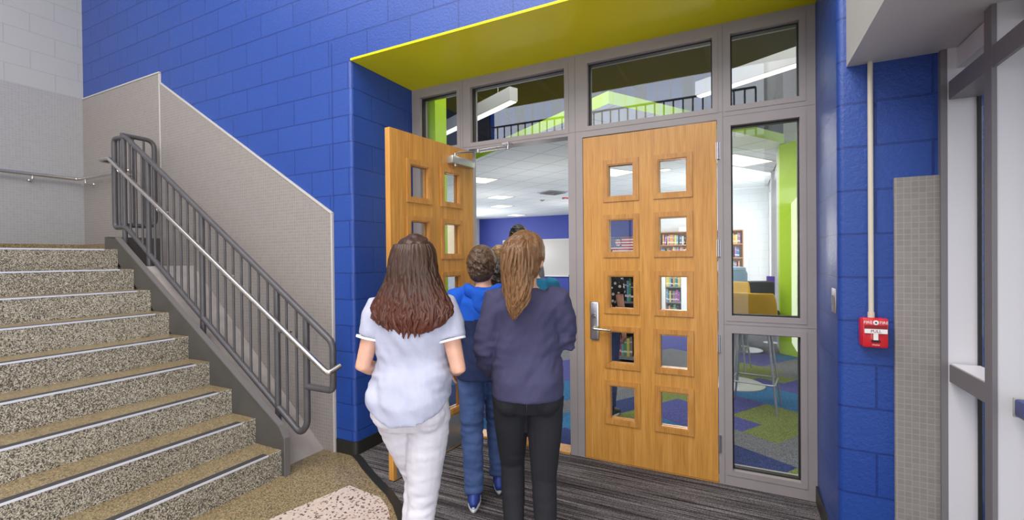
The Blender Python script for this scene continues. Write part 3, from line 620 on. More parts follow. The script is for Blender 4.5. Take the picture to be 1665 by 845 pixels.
for k in range(4):
    bm = NB(); a = .06+.055*k; ringframe(bm, -a, a, -a, a, .018, -.014, -.006); bmesh.ops.rotate(bm, verts=bm.verts[:], cent=(0, 0, 0), matrix=Matrix.Rotation(PI/2, 3, 'X')); bmesh.ops.translate(bm, verts=bm.verts[:], vec=(0, 0, -.02)); link('louvre', bm, M['fin'], t)
t = tag(empty('fire_strobe', (-4.45, 12.3, 3.2)), 'small red fire alarm strobe on the library ceiling', 'fire alarm')
bm = NB(); rod(bm, (0, 0, -.03), (0, 0, 0), .09, 20); link('base', bm, M['red'], t, True)
bm = NB(); ball(bm, (0, 0, -.03), .045, rz=.03); link('lens', bm, M['label_white'], t, True)
t = tag(empty('smoke_detector', (-5.2, 12.4, 3.2)), 'small white smoke detector on the library ceiling', 'smoke detector')
bm = NB(); rod(bm, (0, 0, -.02), (0, 0, 0), .07, 20); link('base', bm, M['lamp_body'], t, True)
bm = NB(); ball(bm, (0, 0, -.02), .045, rz=.03); link('sensor', bm, M['lamp_body'], t, True)
# linear pendants
for (xa, ya), (xb, yb), lb in (((-5.4, 6.47), (-2.44, 4.96), 'long linear pendant light seen through the two left transom windows'), ((-.44, 5.87), (1.25, 4.98), 'long linear pendant light seen through the right transom windows')):
    L_ = math.hypot(xb-xa, yb-ya); t = tag(empty('linear_pendant', ((xa+xb)/2, (ya+yb)/2, 3.4), math.atan2(yb-ya, xb-xa)), lb, 'pendant light')
    bm = NB(); box(bm, -L_/2, L_/2, -.06, .06, .008, .17, bev=.002); link('housing', bm, M['lamp_body'], t)
    bm = NB(); box(bm, -L_/2+.01, L_/2-.01, -.045, .045, -.004, .008); link('lens', bm, M['lamp_bar'], t)
    for s in (-.4, .4):
        bm = NB(); rod(bm, (L_*s, 0, .17), (L_*s, 0, 1.2), .003, 6); link('cable', bm, M['chrome'], t)
# whiteboard, flag
t = tag(empty('whiteboard', (-6.75, 17.19, 1.5)), 'large whiteboard on the blue library wall', 'whiteboard')
bm = NB(); box(bm, -2.25, 2.25, -.02, 0, -.72, .72); link('board', bm, M['board'], t)
bm = NB(); ringframe(bm, -2.25, 2.25, -.72, .72, .03, -.03, 0); link('frame', bm, M['jamb_white'], t)
bm = NB(); box(bm, -1.6, 1.6, -.1, -.02, -.76, -.74); link('tray', bm, M['jamb_white'], t)
flag = tag(empty('flag', (-4.4, 16.95, 1.88)), 'american flag with stars and stripes hung on the blue library wall', 'flag')
fw, fh = 1.15, .66; FR = mat('flag_red', (.55, .03, .04), .7); FW_ = mat('flag_white', (.75, .74, .72), .7); FB = mat('flag_navy', (.03, .04, .18), .7)
bm = NB(); nx = 30
def fpnt(u, v, d=0): return (u*fw, .02*math.sin(u*11+v*2)-d, (v-.5)*fh)
for s in range(13):
    for i in range(nx):
        vs = [bm.verts.new(fpnt(a, b)) for a, b in ((i/nx, s/13), ((i+1)/nx, s/13), ((i+1)/nx, (s+1)/13), (i/nx, (s+1)/13))]
        bm.faces.new(vs).material_index = s % 2
bmesh.ops.remove_doubles(bm, verts=bm.verts[:], dist=1e-4); fo = link('cloth', bm, [FR, FW_], flag); fo.modifiers.new('s', 'SOLIDIFY').thickness = .004
bm = NB(); n2 = 12
for i in range(n2):
    bm.faces.new([bm.verts.new(fpnt(a, b, .006)) for a, b in ((i/n2*.4, 6/13), ((i+1)/n2*.4, 6/13), ((i+1)/n2*.4, 1), (i/n2*.4, 1))])
bmesh.ops.remove_doubles(bm, verts=bm.verts[:], dist=1e-4); link('canton', bm, FB, flag)
bm = NB()
for r_ in range(9):
    for c_ in range(6 if r_ % 2 == 0 else 5):
        u = .4*(c_*2+1+(r_ % 2))/12; v = 1-(7/13)*(r_+1)/10; c = Vector(fpnt(u, v, .009)); pts = []
        for k in range(10):
            rr = .019 if k % 2 == 0 else .008; a = PI/2+k*PI/5; pts.append(bm.verts.new((c.x+rr*math.cos(a), c.y, c.z+rr*math.sin(a))))
        bm.faces.new(pts)
link('stars', bm, FW_, flag)
t = tag(empty('flag_pole', (-4.4, 16.98, 2.2)), 'thin rod holding the flag on the blue wall', 'pole')
bm = NB(); rod(bm, (-.08, -.03, .03), (1.25, -.03, .03), .012); link('rod', bm, M['chrome'], t, True)
bm = NB(); ball(bm, (-.09, -.03, .03), .025); link('finial', bm, M['chrome'], t, True)
for q in (.1, 1.1): bm = NB(); rod(bm, (q, -.03, .03), (q, .2, .03), .008); link('wall_bracket', bm, M['chrome'], t, True)

# bookcases and books
BC = [(.5, .06, .05), (.05, .12, .3), (.6, .5, .1), (.1, .3, .12), (.6, .58, .5), (.03, .03, .04), (.35, .12, .35), (.6, .28, .08), (.15, .35, .4), (.25, .2, .16)]
BM = [mat('book_cover_%s' % n, c, .5) for n, c in zip('red blue yellow green cream black plum orange teal brown'.split(), BC)]
PG = mat('book_pages', (.7, .66, .56), .8)
def book_proto():
    bm = NB(); d = .17; box(bm, 0, .003, 0, d, 0, 1); box(bm, .027, .03, 0, d, 0, 1); box(bm, .003, .027, 0, .004, 0, 1); box(bm, .003, .027, .004, d-.006, .012, .988, 1)
    box(bm, .0, .03, -.0008, .0002, .72, .76, 1); box(bm, .0, .03, -.0008, .0002, .2, .3, 1); return bm
BMESH = []
for m_ in BM:
    bm = book_proto(); me = bpy.data.meshes.new('book'); bmesh.ops.recalc_face_normals(bm, faces=bm.faces[:]); bm.to_mesh(me); bm.free(); me.materials.append(m_); me.materials.append(PG); BMESH.append(me)
CN = 'red blue yellow green cream black plum orange teal brown'.split()
def books(x0, x1, y, z, hmax, label, group, fill=1.0, seed=0, rz=0, tilt=None):
    r = random.Random(seed); x = x0+.004; row = []; seen = set()
    while x < x1-.062:
        sx = r.uniform(.7, 1.5); k = r.randrange(len(BM))
        if r.random() < fill:
            for _t in range(12):
                if len(row) < 2 or (row[-2][1], row[-1][1], k) not in seen: break
                k = r.randrange(len(BM))
            if len(row) >= 2: seen.add((row[-2][1], row[-1][1], k))
            o = bpy.data.objects.new('book', BMESH[k]); col.objects.link(o); h = r.uniform(.72, .98)*hmax
            o.scale = (sx, r.uniform(.8, 1), h); o.location = (x, y+r.uniform(0, .01), z+.002)
            if r.random() < .1 and x > x0+.1 and x < x1-.14: o.rotation_euler.y = .13; o.location.z += .009; x += h*.135
            row.append((o, k, sx))
        x += sx*.03+.003
    for i, (o, k, sx) in enumerate(row):
        wd = 'thick ' if sx > 1.25 else 'slim ' if sx < .9 else ''
        a = CN[row[i-1][1]] if i else None; b = CN[row[i+1][1]] if i < len(row)-1 else None
        w_ = ('between a %s and a %s' % (a, b)) if a and b else ('at its left end' if b else 'at its right end')
        tag(o, '%s%s book on %s %s' % (wd, CN[k], label, w_), 'book', group)
def bookcase(x0, x1, y0, y1, z1, nsh, m_, label, back=True, th=.022, base=.08):
    t = tag(empty('bookcase', ((x0+x1)/2, y0, 0)), label, 'bookcase'); W_ = (x1-x0)/2
    for s in (-1, 1):
        bm = NB(); box(bm, s*W_-(th if s > 0 else 0), s*W_+(0 if s > 0 else th), 0, y1-y0, 0, z1, bev=.002); link('side_panel', bm, m_, t)
    zs = [base+(z1-base-th)*k/nsh for k in range(nsh)]
    for z in zs:
        bm = NB(); box(bm, -W_+th, W_-th, .004, y1-y0-.01, z, z+th); link('shelf', bm, m_, t)
    bm = NB(); box(bm, -W_+th, W_-th, 0, y1-y0, z1-th, z1); link('top_panel', bm, m_, t)
    if back: bm = NB(); box(bm, -W_+th, W_-th, y1-y0-.01, y1-y0, .02, z1-th); link('back_panel', bm, m_, t)
    return [z+th for z in zs], (z1-base-th)/nsh-th
mg = mat('grey_shelf_metal', (.22, .22, .22), .45); mdark = mat('black_shelf', (.02, .02, .022), .5)
# tall oak pair against the white wall
for i, (a, b, lb) in enumerate(((-1.98, -.95, 'tall oak bookcase against the white library wall, seen through the closed door'), (-.93, .07, 'tall oak bookcase against the white library wall, seen through the right sidelight'))):
    zs, hh = bookcase(a, b, 12.42, 12.78, 2.14, 6, M['oak_dark'], lb)
    for j, z in enumerate(zs[3:]):
        books(a+.03, b-.03, 12.5, z, hh*.9, ('the %s %s oak shelf' % (('third', 'second', 'top')[j], ('left', 'right')[i])), 'books in the tall oak bookcases', .93, 10*i+j)
# small sign on the bookcase top
t = tag(empty('shelf_sign', (-1.25, 12.5, 2.14)), 'small white card standing on the tall oak bookcase', 'sign')
bm = NB(); prism(bm, [(0, 0), (.05, 0), (.025, .12)], 'x', -.17, .17); link('card', bm, M['label_white'], t); bm = NB(); box(bm, -.18, .18, -.01, .06, 0, .004); link('base', bm, M['label_white'], t)
# low grey case (D 6.4)
zs, hh = bookcase(-1.66, -1.0, 6.4, 6.72, 1.27, 3, mg, 'low grey metal bookcase seen through the left lites of the closed door')
for j, z in enumerate(zs): books(-1.63, -1.03, 6.45, z, hh*.9, 'the %s grey shelf' % ('bottom', 'middle', 'top')[j], 'books in the low grey bookcase', .97, 40+j)
# orange and pink bins on it
for x, c, lb in ((-1.47, (.75, .09, .02), 'orange bin on top of the low grey bookcase'), (-1.18, (.6, .33, .25), 'salmon pink bin on top of the low grey bookcase')):
    t = tag(empty('storage_bin', (x, 6.56, 1.27)), lb, 'bin'); m_ = mat('bin_plastic', c, .4)
    bm = NB(); V0 = [(-.12, -.1), (.12, -.1), (.12, .1), (-.12, .1)]
    a = [bm.verts.new((x_*.88, y_*.88, .001)) for x_, y_ in V0]; b = [bm.verts.new((x_, y_, .13)) for x_, y_ in V0]; c_ = [bm.verts.new((x_*.92, y_*.92, .13)) for x_, y_ in V0]; d_ = [bm.verts.new((x_*.82, y_*.82, .01)) for x_, y_ in V0]
    bm.faces.new(a); bm.faces.new(d_)
    for k in range(4):
        for p, q in ((a, b), (b, c_), (c_, d_)): bm.faces.new((p[k], p[(k+1) % 4], q[(k+1) % 4], q[k]))
    link('tub', bm, m_, t); bm = NB(); ringframe(bm, -.12, .12, -.1, .1, .01, -.135, -.125); bmesh.ops.rotate(bm, verts=bm.verts[:], cent=(0, 0, 0), matrix=Matrix.Rotation(-PI/2, 3, 'X')); link('rim', bm, m_, t)
# white display with a narrow shelf section (D 10.3)
t = tag(empty('book_display', (-1.36, 10.8, 0)), 'white panelled display around a narrow bookshelf', 'bookcase')
for s in (-1, 1):
    bm = NB(); box(bm, min(s*.17, s*.5), max(s*.17, s*.5), 0, .04, .04, 1.32, bev=.003); link('side_panel', bm, M['label_white'], t)
    bm = NB(); box(bm, s*.335-.03, s*.335+.03, .0, .3, 0, .04); link('foot', bm, mdark, t)
for z in (.1, .45, .8, 1.15):
    bm = NB(); box(bm, -.17, .17, .01, .28, z, z+.02); link('shelf', bm, mg, t)
bm = NB(); box(bm, -.17, .17, .28, .29, .1, 1.3); link('back_panel', bm, mdark, t)
for j, z in enumerate((.12, .47, .82)): books(-1.52, -1.2, 10.84, z, .3, 'the %s display shelf' % ('bottom', 'middle', 'top')[j], 'books in the white display', .97, 60+j)
# dark low case behind the doorway
zs, hh = bookcase(-2.7, -1.9, 7.6, 7.95, 1.2, 3, mdark, 'low black bookcase beyond the open doorway')
for j, z in enumerate(zs): books(-2.67, -1.93, 7.65, z, hh*.88, 'the %s black shelf' % ('bottom', 'middle', 'top')[j], 'books in the low black bookcase', .9, 70+j)
t = tag(empty('mug', (-2.02, 7.75, 1.2)), 'small white mug on top of the low black bookcase', 'mug')
bm = NB(); rod(bm, (0, 0, 0), (0, 0, .1), .042, 20); link('cup', bm, M['label_white'], t, True); bm = NB(); pipe(bm, [(.04, 0, .02), (.08, 0, .02), (.08, 0, .08), (.04, 0, .08)], .007, .02, 8); link('handle', bm, M['label_white'], t, True)

# high stools and pedestal table
def stool(x, y, rz, label):
    t = tag(empty('bar_stool', (x, y, 0), rz), label, 'stool', 'yellow bar stools')
    bm = NB(); prof = [(-.02, 0), (.19, .0), (.21, .02), (.2, .035), (-.02, .03)]
    n = 14; rows = []
    for i in range(9):           # seat to back sweep
        u = i/8
        if u < .5: yy = .2-u*2*.36; zz = .755+.012*math.cos(u*6)
        else: k = (u-.5)*2; yy = -.16-.06*k-.03*math.sin(k*PI/2); zz = .765+.39*k**.9
        wd = .215-.02*abs(u-.5)*2+(.012 if .3 < u < .9 else 0)
        rows.append([bm.verts.new((wd*(2*j/n-1), yy+(.05*(2*j/n-1)**2 if u > .5 else 0), zz+(.035*(2*j/n-1)**4 if u <= .6 else 0))) for j in range(n+1)])
    for a, b in zip(rows, rows[1:]):
        for j in range(n): bm.faces.new((a[j], a[j+1], b[j+1], b[j]))
    s = link('seat_shell', bm, M['yellow'], t, 'all'); md = s.modifiers.new('t', 'SOLIDIFY'); md.thickness = .012; s.modifiers.new('b', 'SUBSURF').levels = 1
    for sx in (-1, 1):
        for sy in (-1, 1):
            bm = NB(); rod(bm, (sx*.13, sy*.11, .75), (sx*.21, sy*.2, 0), .0105, 10); link('leg', bm, M['chrome'], t, True)
    bm = NB(); fz = .28; a = .19; pipe(bm, [(-a, -a+.01, fz), (a, -a+.01, fz), (a, a-.01, fz), (-a, a-.01, fz), (-a, -a+.01, fz)], .008, .02, 8); link('foot_ring', bm, M['chrome'], t, True)
    bm = NB(); box(bm, -.13, .13, -.11, .11, .735, .752, bev=.004); link('seat_plate', bm, M['chrome'], t)
stool(.12, 5.12, math.radians(-8), 'nearer yellow bar stool with pale legs behind the right sidelight')
stool(-.12, 6.75, math.radians(170), 'farther yellow bar stool across the pedestal table')
t = tag(empty('pedestal_table', (-.06, 5.93, 0)), 'high round table on a pale disc base behind the yellow stool', 'table')
bm = NB(); tube(bm, [((0, 0, 0), .31), ((0, 0, .012), .31), ((0, 0, .03), .27), ((0, 0, .04), .05)], 36, cap=0); link('base', bm, mat('pale_table_base', (.5, .52, .53), .4, .3), t, True)
bm = NB(); rod(bm, (0, 0, .03), (0, 0, 1.03), .038, 18); link('column', bm, M['chrome'], t, True)
bm = NB(); rod(bm, (0, 0, 1.03), (0, 0, 1.055), .34, 40); link('tabletop', bm, M['yellow'], t, True)
# dark lounge chair and blue bin behind, purple item by the window
t = tag(empty('lounge_chair', (.05, 8.1, 0), math.radians(200)), 'dark grey swivel lounge chair near the library window', 'chair')
dk = mat('charcoal_upholstery', (.05, .05, .055), .6)
bm = NB(); box(bm, -.34, .34, -.3, .3, .36, .5, bev=.05); link('seat', bm, dk, t, True)
bm = NB(); box(bm, -.33, .33, .2, .34, .45, 1.12, bev=.055); link('backrest', bm, dk, t, True)
for s in (-1, 1): bm = NB(); box(bm, s*.36-.06, s*.36+.06, -.28, .3, .35, .68, bev=.045); link('armrest', bm, dk, t, True)
bm = NB(); rod(bm, (0, 0, .02), (0, 0, .37), .03); rod(bm, (0, 0, 0), (0, 0, .02), .26, 30); link('pedestal', bm, M['chrome'], t, True)
t = tag(empty('stool_cushion', (-.12, 8.85, 0)), 'round light blue ottoman behind the dark lounge chair', 'ottoman')
bm = NB(); tube(bm, [((0, 0, .0), .2), ((0, 0, .04), .23), ((0, 0, 1.2), .23), ((0, 0, 1.26), .2)], 28, cap=0); link('body', bm, mat('light_blue_vinyl', (.15, .28, .42), .5), t, True)
bm = NB(); tube(bm, [((0, 0, 1.26), .21), ((0, 0, 1.3), .2), ((0, 0, 1.32), .12)], 28, cap=0); link('cushion', bm, mat('pale_blue_vinyl', (.25, .4, .55), .5), t, True)
t = tag(empty('purple_bin', (.46, 8.95, 0)), 'small purple bin stand by the library window', 'bin')
pm = mat('purple_plastic', (.12, .06, .4), .4)
bm = NB(); box(bm, -.06, .06, -.08, .08, .75, 1.15, bev=.01); link('bin', bm, pm, t, True); bm = NB(); rod(bm, (0, 0, 0), (0, 0, .76), .015); rod(bm, (0, 0, 0), (0, 0, .015), .12, 24); link('stand', bm, M['chrome'], t, True)
# trees outside the left library window
leaf_m = mat('tree_leaves', (.12, .3, .05), .7, build=noisy((.25, .45, .1), 6)); bark = mat('tree_bark', (.1, .07, .05), .8)
for x, y, s, lb in ((-14, 18.5, 2.2, 'green tree outside the library window nearest the blue wall'), (-14.2, 13.2, 1.8, 'green tree outside the library beyond the open door lites')):
    t = tag(empty('tree', (x, y, -.6)), lb, 'tree'); bm = NB(); tube(bm, [((0, 0, 0), .16), ((.05, 0, 1.4), .11), ((0, .05, 2.4), .07)], 10); link('trunk', bm, bark, t, True)
    bm = NB(); r = random.Random(int(s*10))
    for k in range(900):
        d = Vector((r.gauss(0, 1), r.gauss(0, 1), r.gauss(0, 1))).normalized()*s*r.uniform(.55, 1)*(1+.2*math.sin(k)); c = Vector((0, 0, 2.0))+Vector((d.x, d.y, d.z*.8)); q = Vector((r.gauss(0, 1), r.gauss(0, 1), r.gauss(0, 1))).normalized(); p = q.orthogonal().normalized()*.16; e = q.cross(p)*.6
        bm.faces.new([bm.verts.new(c+v) for v in (p, e, -p, -e)])
    link('foliage', bm, leaf_m, t)
bm = NB(); box(bm, -20, -10.5, 8, 26, -.75, -.6); struct(link('floor_lawn', bm, mat('lawn_green', (.12, .3, .05), .9)))

# ------------------------------------------------------------------ people
def skinmat(n, c): return mat(n, c, .5, build=noisy(tuple(x*.92 for x in c), 30))
SK = {'fair': skinmat('fair_skin', (.62, .33, .23)), 'tan': skinmat('tan_skin', (.5, .26, .17))}
def cloth(n, c, sc_=5, bs=.25, c2=None):
    def f(nt, b):
        v = objco(nt); cc = ramp(nt, noise_n(nt, v, sc_, 4), [(.35, c), (.65, c2 or tuple(x*.86 for x in c))]); nt.links.new(cc, b.inputs['Base Color'])
        v2 = objco(nt, (9, 9, 5)); p = bump(nt, b, noise_n(nt, v2, 1.6, 4, .55), bs, .02); bump(nt, b, noise_n(nt, v, 700, 1), .15, .002, p)
    return mat(n, c, .85, spec=.2, build=f)
def hairmat(n, top, tip, z0, z1):
    def f(nt, b):
        t = N(nt, 'ShaderNodeTexCoord'); s = N(nt, 'ShaderNodeSeparateXYZ'); nt.links.new(t.outputs['Object'], s.inputs[0])
        mr = N(nt, 'ShaderNodeMapRange'); mr.inputs[1].default_value = z0; mr.inputs[2].default_value = z1; nt.links.new(s.outputs[2], mr.inputs[0])
        c = ramp(nt, mr.outputs[0], [(0, tip), (1, top)])
        v = objco(nt, (75, 75, 9)); n_ = noise_n(nt, v, 2, 3); mx = N(nt, 'ShaderNodeMix', data_type='RGBA', blend_type='MULTIPLY'); mx.inputs['Factor'].default_value = .7
        nt.links.new(c, mx.inputs['A']); nt.links.new(ramp(nt, n_, [(.35, (.5, .45, .4)), (.65, (1.4, 1.35, 1.3))]), mx.inputs['B']); nt.links.new(mx.outputs['Result'], b.inputs['Base Color'])
        bump(nt, b, n_, .3, .004)
    return mat(n, top, .42, build=f, spec=.35)
def finish(bm, name, m, parent, vox=.008, smooth=4, folds=None, extra=None):
    me = bpy.data.meshes.new(name); bmesh.ops.recalc_face_normals(bm, faces=bm.faces[:]); bm.to_mesh(me); bm.free()
    tmp = bpy.data.objects.new(name+'_t', me); col.objects.link(tmp)
    r = tmp.modifiers.new('r', 'REMESH'); r.mode = 'VOXEL'; r.voxel_size = vox
    if smooth: sm = tmp.modifiers.new('s', 'SMOOTH'); sm.factor = .6; sm.iterations = smooth
    dg = bpy.context.evaluated_depsgraph_get(); me2 = bpy.data.meshes.new_from_object(tmp.evaluated_get(dg)); bpy.data.objects.remove(tmp); bpy.data.meshes.remove(me)
    me2.name = name
    if folds:
        ns = [v.normal.copy() for v in me2.vertices]
        for v, n in zip(me2.vertices, ns): v.co += n*folds(v.co)
    if extra:
        b2 = NB(); b2.from_mesh(me2); extra(b2); bmesh.ops.recalc_face_normals(b2, faces=b2.faces[:]); b2.to_mesh(me2); b2.free()
    me2.materials.clear()
    for mm in (m if isinstance(m, (list, tuple)) else [m]): me2.materials.append(mm)
    for p in me2.polygons: p.use_smooth = True
    o = bpy.data.objects.new(name, me2); col.objects.link(o); o.parent = parent; return o
def ringloft(bm, rows):
    V = [[bm.verts.new(p) for p in r] for r in rows]; n = len(V[0])
    for a, b in zip(V, V[1:]):
        for i in range(n): bm.faces.new((a[i], a[(i+1) % n], b[(i+1) % n], b[i]))
    bm.faces.new(V[0][::-1]); bm.faces.new(V[-1])
def torso(bm, rings, n=28, hem=None):
    # rings: (z, cx, cy, rx, ry), bottom to top ; hem(angle) moves the bottom ring up
    rows = []
    for k, (z, cx, cy, rx, ry) in enumerate(rings):
        row = []
        for i in range(n):
            a = 2*PI*i/n; ca_, sa_ = math.cos(a), math.sin(a); ex = 2.3
            x = cx+rx*math.copysign(abs(ca_)**(2/ex), ca_); y = cy+ry*math.copysign(abs(sa_)**(2/ex), sa_); zz = z
            if hem and k < 3: zz = z+hem(a)*(1-k/3)
            row.append((x, y, zz))
        rows.append(row)
    ringloft(bm, rows)
V3 = Vector
def hand(bm, wrist, d, palmn, side, s=1.0, curl=.5):
    # wrist point, direction of the hand, palm normal; side=+1 thumb to cross(d,palmn)
    d = V3(d).normalized(); pn = V3(palmn); pn = (pn-d*pn.dot(d)).normalized(); lat = d.cross(pn)*side
    w = V3(wrist)
    def t(*p): tube(bm, p, 8)
    tube(bm, [(w-d*.01, .022*s, .017*s), (w+d*.035*s, .034*s, .014*s), (w+d*.08*s, .038*s, .012*s)], 12, side=tuple(lat))
    for k, (off, ln) in enumerate(((.029, .068), (.010, .076), (-.010, .07), (-.029, .056))):
        p0 = w+d*.075*s+lat*off*s; a = p0+d*ln*.42*s+pn*.01*curl; b = a+(d*(1-curl*.55)+pn*curl*.8).normalized()*ln*.33*s; c = b+(d*(1-curl)+pn*curl*1.1).normalized()*ln*.28*s
        t((p0, .0085*s), (a, .0082*s), (b, .0075*s), (c, .0062*s))
    p0 = w+d*.022*s+lat*.026*s; a = p0+(d*.6+lat*.7+pn*.3).normalized()*.036*s; b = a+(d*.85+lat*.25+pn*.3).normalized()*.028*s
    t((p0, .012*s), (a, .0105*s), (b, .008*s))
def shoe(parent, ank, hd, m, sole_m, s=1.0, pitch_=0, lab=None, accent=None):
    # ank: ankle point; hd: heading angle; pitch_: heel lifted
    bm = NB()
    rows = [(-.075, .026, .035, .05), (-.05, .034, .05, .06), (0, .036, .055, .075), (.05, .038, .036, .055), (.10, .044, .027, .042), (.15, .043, .022, .034), (.178, .03, .017, .028)]
    R_ = Matrix.Rotation(hd, 4, 'Z') @ Matrix.Rotation(-pitch_, 4, 'X')
    def P(p): return V3(ank)+(R_ @ (V3(p)*s))
    tube(bm, [(P((0, y, -.06+z-.015)), wx*s, hz*.75*s) for y, wx, z, hz in rows], 16, side=tuple(R_ @ V3((1, 0, 0))))
    tube(bm, [(P((0, -.01, -.045)), .042*s, .05*s), (P((0, -.005, .02)), .042*s, .046*s)], 16)
    o = finish(bm, 'shoe', m, parent, .006, 3)
    bm = NB(); n = 24; pts = []
    for i in range(n):
        a = 2*PI*i/n; y = .05+.135*math.sin(a); x = (.043-.008*max(0, -math.sin(a)))*math.cos(a); pts.append((x, y))
    A = [bm.verts.new(P((x, y, -.085))) for x, y in pts]; B = [bm.verts.new(P((x*1.02, y*1.01, -.06))) for x, y in pts]
    bm.faces.new(A[::-1]); bm.faces.new(B)
    for i in range(n): bm.faces.new((A[i], A[(i+1) % n], B[(i+1) % n], B[i]))
    link('sole', bm, sole_m, o, 'all')
    if accent:
        bm = NB(); tube(bm, [(P((0, -.082, -.05)), .012*s, .01*s), (P((0, -.06, .0)), .014*s, .01*s)], 8); link('heel_tab', bm, accent, o, True)
    return o
def person(spec):
    g = spec.get; s = spec['h']/1.65; vox = g('vox', .008)
    t = empty('person', (*spec['pos'], g('z', 0)), spec['rz']); tag(t, spec['label'], 'person', None)
    skin = SK[g('skin', 'fair')]; J = {}
    shw, hpw = g('shw', .155), g('hpw', .085)
    base = {'pelvis': (0, 0, .92), 'chest': (0, 0, 1.24), 'neck': (0, -.01, 1.39), 'head': (0, .02, 1.525)}
    for k, v in base.items(): J[k] = V3(g(k, v))
    for sd, sx in (('l', -1), ('r', 1)):
        J['sh'+sd] = V3(g('sh'+sd, (sx*shw, -.005, 1.345))); J['el'+sd] = V3(g('el'+sd, (sx*(shw+.05), -.03, 1.08))); J['wr'+sd] = V3(g('wr'+sd, (sx*(shw+.045), .06, .86)))
        J['hp'+sd] = V3(g('hp'+sd, (sx*hpw, 0, .87))); J['kn'+sd] = V3(g('kn'+sd, (sx*.08, .02, .47))); J['an'+sd] = V3(g('an'+sd, (sx*.075, -.01, .085)))
    for k in J: J[k] = J[k]*s
    yw = g('headyaw', 0); W = g('w', 1.0)
    # body ---------------------------------------------------
    bm = NB(); pz = J['pelvis']; ch = J['chest']
    torso(bm, [(.79*s, pz.x, 0, .108*s*W, .07*s), (.87*s, pz.x, -.005, .135*s*W, .085*s), (.95*s, pz.x*.8, -.003, .13*s*W, .083*s), (1.06*s, 0, 0, .108*s*W, .075*s), (1.2*s, ch.x, 0, .125*s*W, .083*s), (1.31*s, ch.x, -.005, .132*s*W, .078*s), (1.375*s, ch.x, -.01, .082*s*W, .057*s), (1.4*s, ch.x, -.01, .05*s, .05*s)])
    hd = J['head']
    tube(bm, [(J['neck']-V3((0, 0, .06*s)), .055*s), (J['neck'], .05*s), (hd-V3((0, .015*s, .05*s)), .048*s)], 14)
    Rh = Matrix.Rotation(yw, 4, 'Z'); HS = g('headscale', 1.0)*s
    def HP(p): return hd+(Rh @ (V3(p)*HS))
    ball(bm, HP((0, -.008, .02)), .076*HS, .094*HS, .1*HS, 20, 14, Rh); ball(bm, HP((0, .03, -.045)), .055*HS, .06*HS, .07*HS, 16, 10, Rh)
    tube(bm, [(HP((0, .088, .01)), .008*HS), (HP((0, .104, -.022)), .012*HS), (HP((0, .088, -.03)), .011*HS)], 8)
    tube(bm, [(HP((-.02, .083, -.058)), .006*HS), (HP((0, .09, -.057)), .008*HS), (HP((.02, .083, -.058)), .006*HS)], 8)
    for sx in (-1, 1):
        ball(bm, HP((sx*.077, -.005, -.008)), .010*HS, .02*HS, .032*HS, 12, 8, Rh @ Matrix.Rotation(sx*.35, 4, 'Z'))
    for sd in 'lr':
        tube(bm, [(J['ch' if 0 else 'sh'+sd]*1.0+V3((-.03*s*(1 if sd == 'r' else -1), 0, 0)), .05*s), (J['sh'+sd], .046*s), (J['sh'+sd].lerp(J['el'+sd], .5), .04*s*W), (J['el'+sd], .034*s), (J['el'+sd].lerp(J['wr'+sd], .3), .035*s), (J['wr'+sd], .024*s, .02*s)], 14)
        tube(bm, [(J['hp'+sd], .07*s*W), (J['hp'+sd].lerp(J['kn'+sd], .4), .07*s*W), (J['kn'+sd], .054*s), (J['kn'+sd].lerp(J['an'+sd], .3), .053*s), (J['an'+sd], .035*s), (J['an'+sd]-V3((0, 0, .03*s)), .035*s)], 14)
    def hands(b2):
        for sd, sg in (('l', -1), ('r', 1)):
            d = (J['wr'+sd]-J['el'+sd]).normalized(); pn = V3(g('palm'+sd, (-sg, .15, 0))); pn2 = (pn-d*pn.dot(d)).normalized(); lt = d.cross(pn2)
            # thumb points forward / up
            side = 1 if lt.dot(V3((0, 1, .4))) > 0 else -1
            hand(b2, J['wr'+sd], d, pn, side, s*g('hs', .95), g('curl', .5))
    body = finish(bm, 'body', skin, t, vox, 3, extra=hands)
    for sx in (-1, 1):
        bm = NB(); ball(bm, HP((sx*.03, .074, .008)), .0125*HS, u=12, v=8); e = link('eye', bm, M['label_white'], body, 'all')
    # trousers -----------------------------------------------
    P_ = spec['pants']; bm = NB(); k = P_.get('loose', .008)*s; top = P_.get('top', 1.0)*s
    bt = P_.get('butt', .015)*s
    torso(bm, [(.80*s, pz.x, -.005, .13*s*W+k, .09*s+k), (.86*s, pz.x, -.012, .158*s*W+k, .112*s+k), (.93*s, pz.x*.8, -.008, .152*s*W+k, .104*s+k), (top, 0, 0, .138*s*W+k, .098*s+k)])
    for sd, sg in (('l', -1), ('r', 1)):
        bm_b = J['hp'+sd]+V3((0, -.05*s, .0)); ball(bm, bm_b, .075*s*W+k*.5, .06*s+bt, .085*s, 14, 10)
        kn, an = J['kn'+sd], J['an'+sd]; hp = J['hp'+sd]; pr = P_.get('prof', (.092, .083, .062, .06, .052))
        tube(bm, [(hp, pr[0]*s*W), (hp.lerp(kn, .45), pr[1]*s*W), (kn, pr[2]*s), (kn.lerp(an, .35), pr[3]*s), (kn.lerp(an, P_.get('len', .93)), pr[4]*s)], 18, cap=.15)
    fa = P_.get('folds', .003)
    def pf(c):
        near = sum(math.exp(-((c-J['kn'+sd]).length/(.11*s))**2)+math.exp(-((c-J['an'+sd]).length/(.12*s))**2)+.6*math.exp(-((c-J['hp'+sd]).length/(.14*s))**2) for sd in 'lr')
        return fa*(.35+near)*(noise.noise(V3((c.x*9, c.y*9, c.z*34)))+.5*noise.noise(V3((c.x*20, c.y*20, c.z*50+7))))*1.8
    pants = finish(bm, P_.get('name', 'trousers'), P_['mat'], t, vox, 3, folds=pf)
    if P_.get('lab'): pants['label'] = P_['lab']
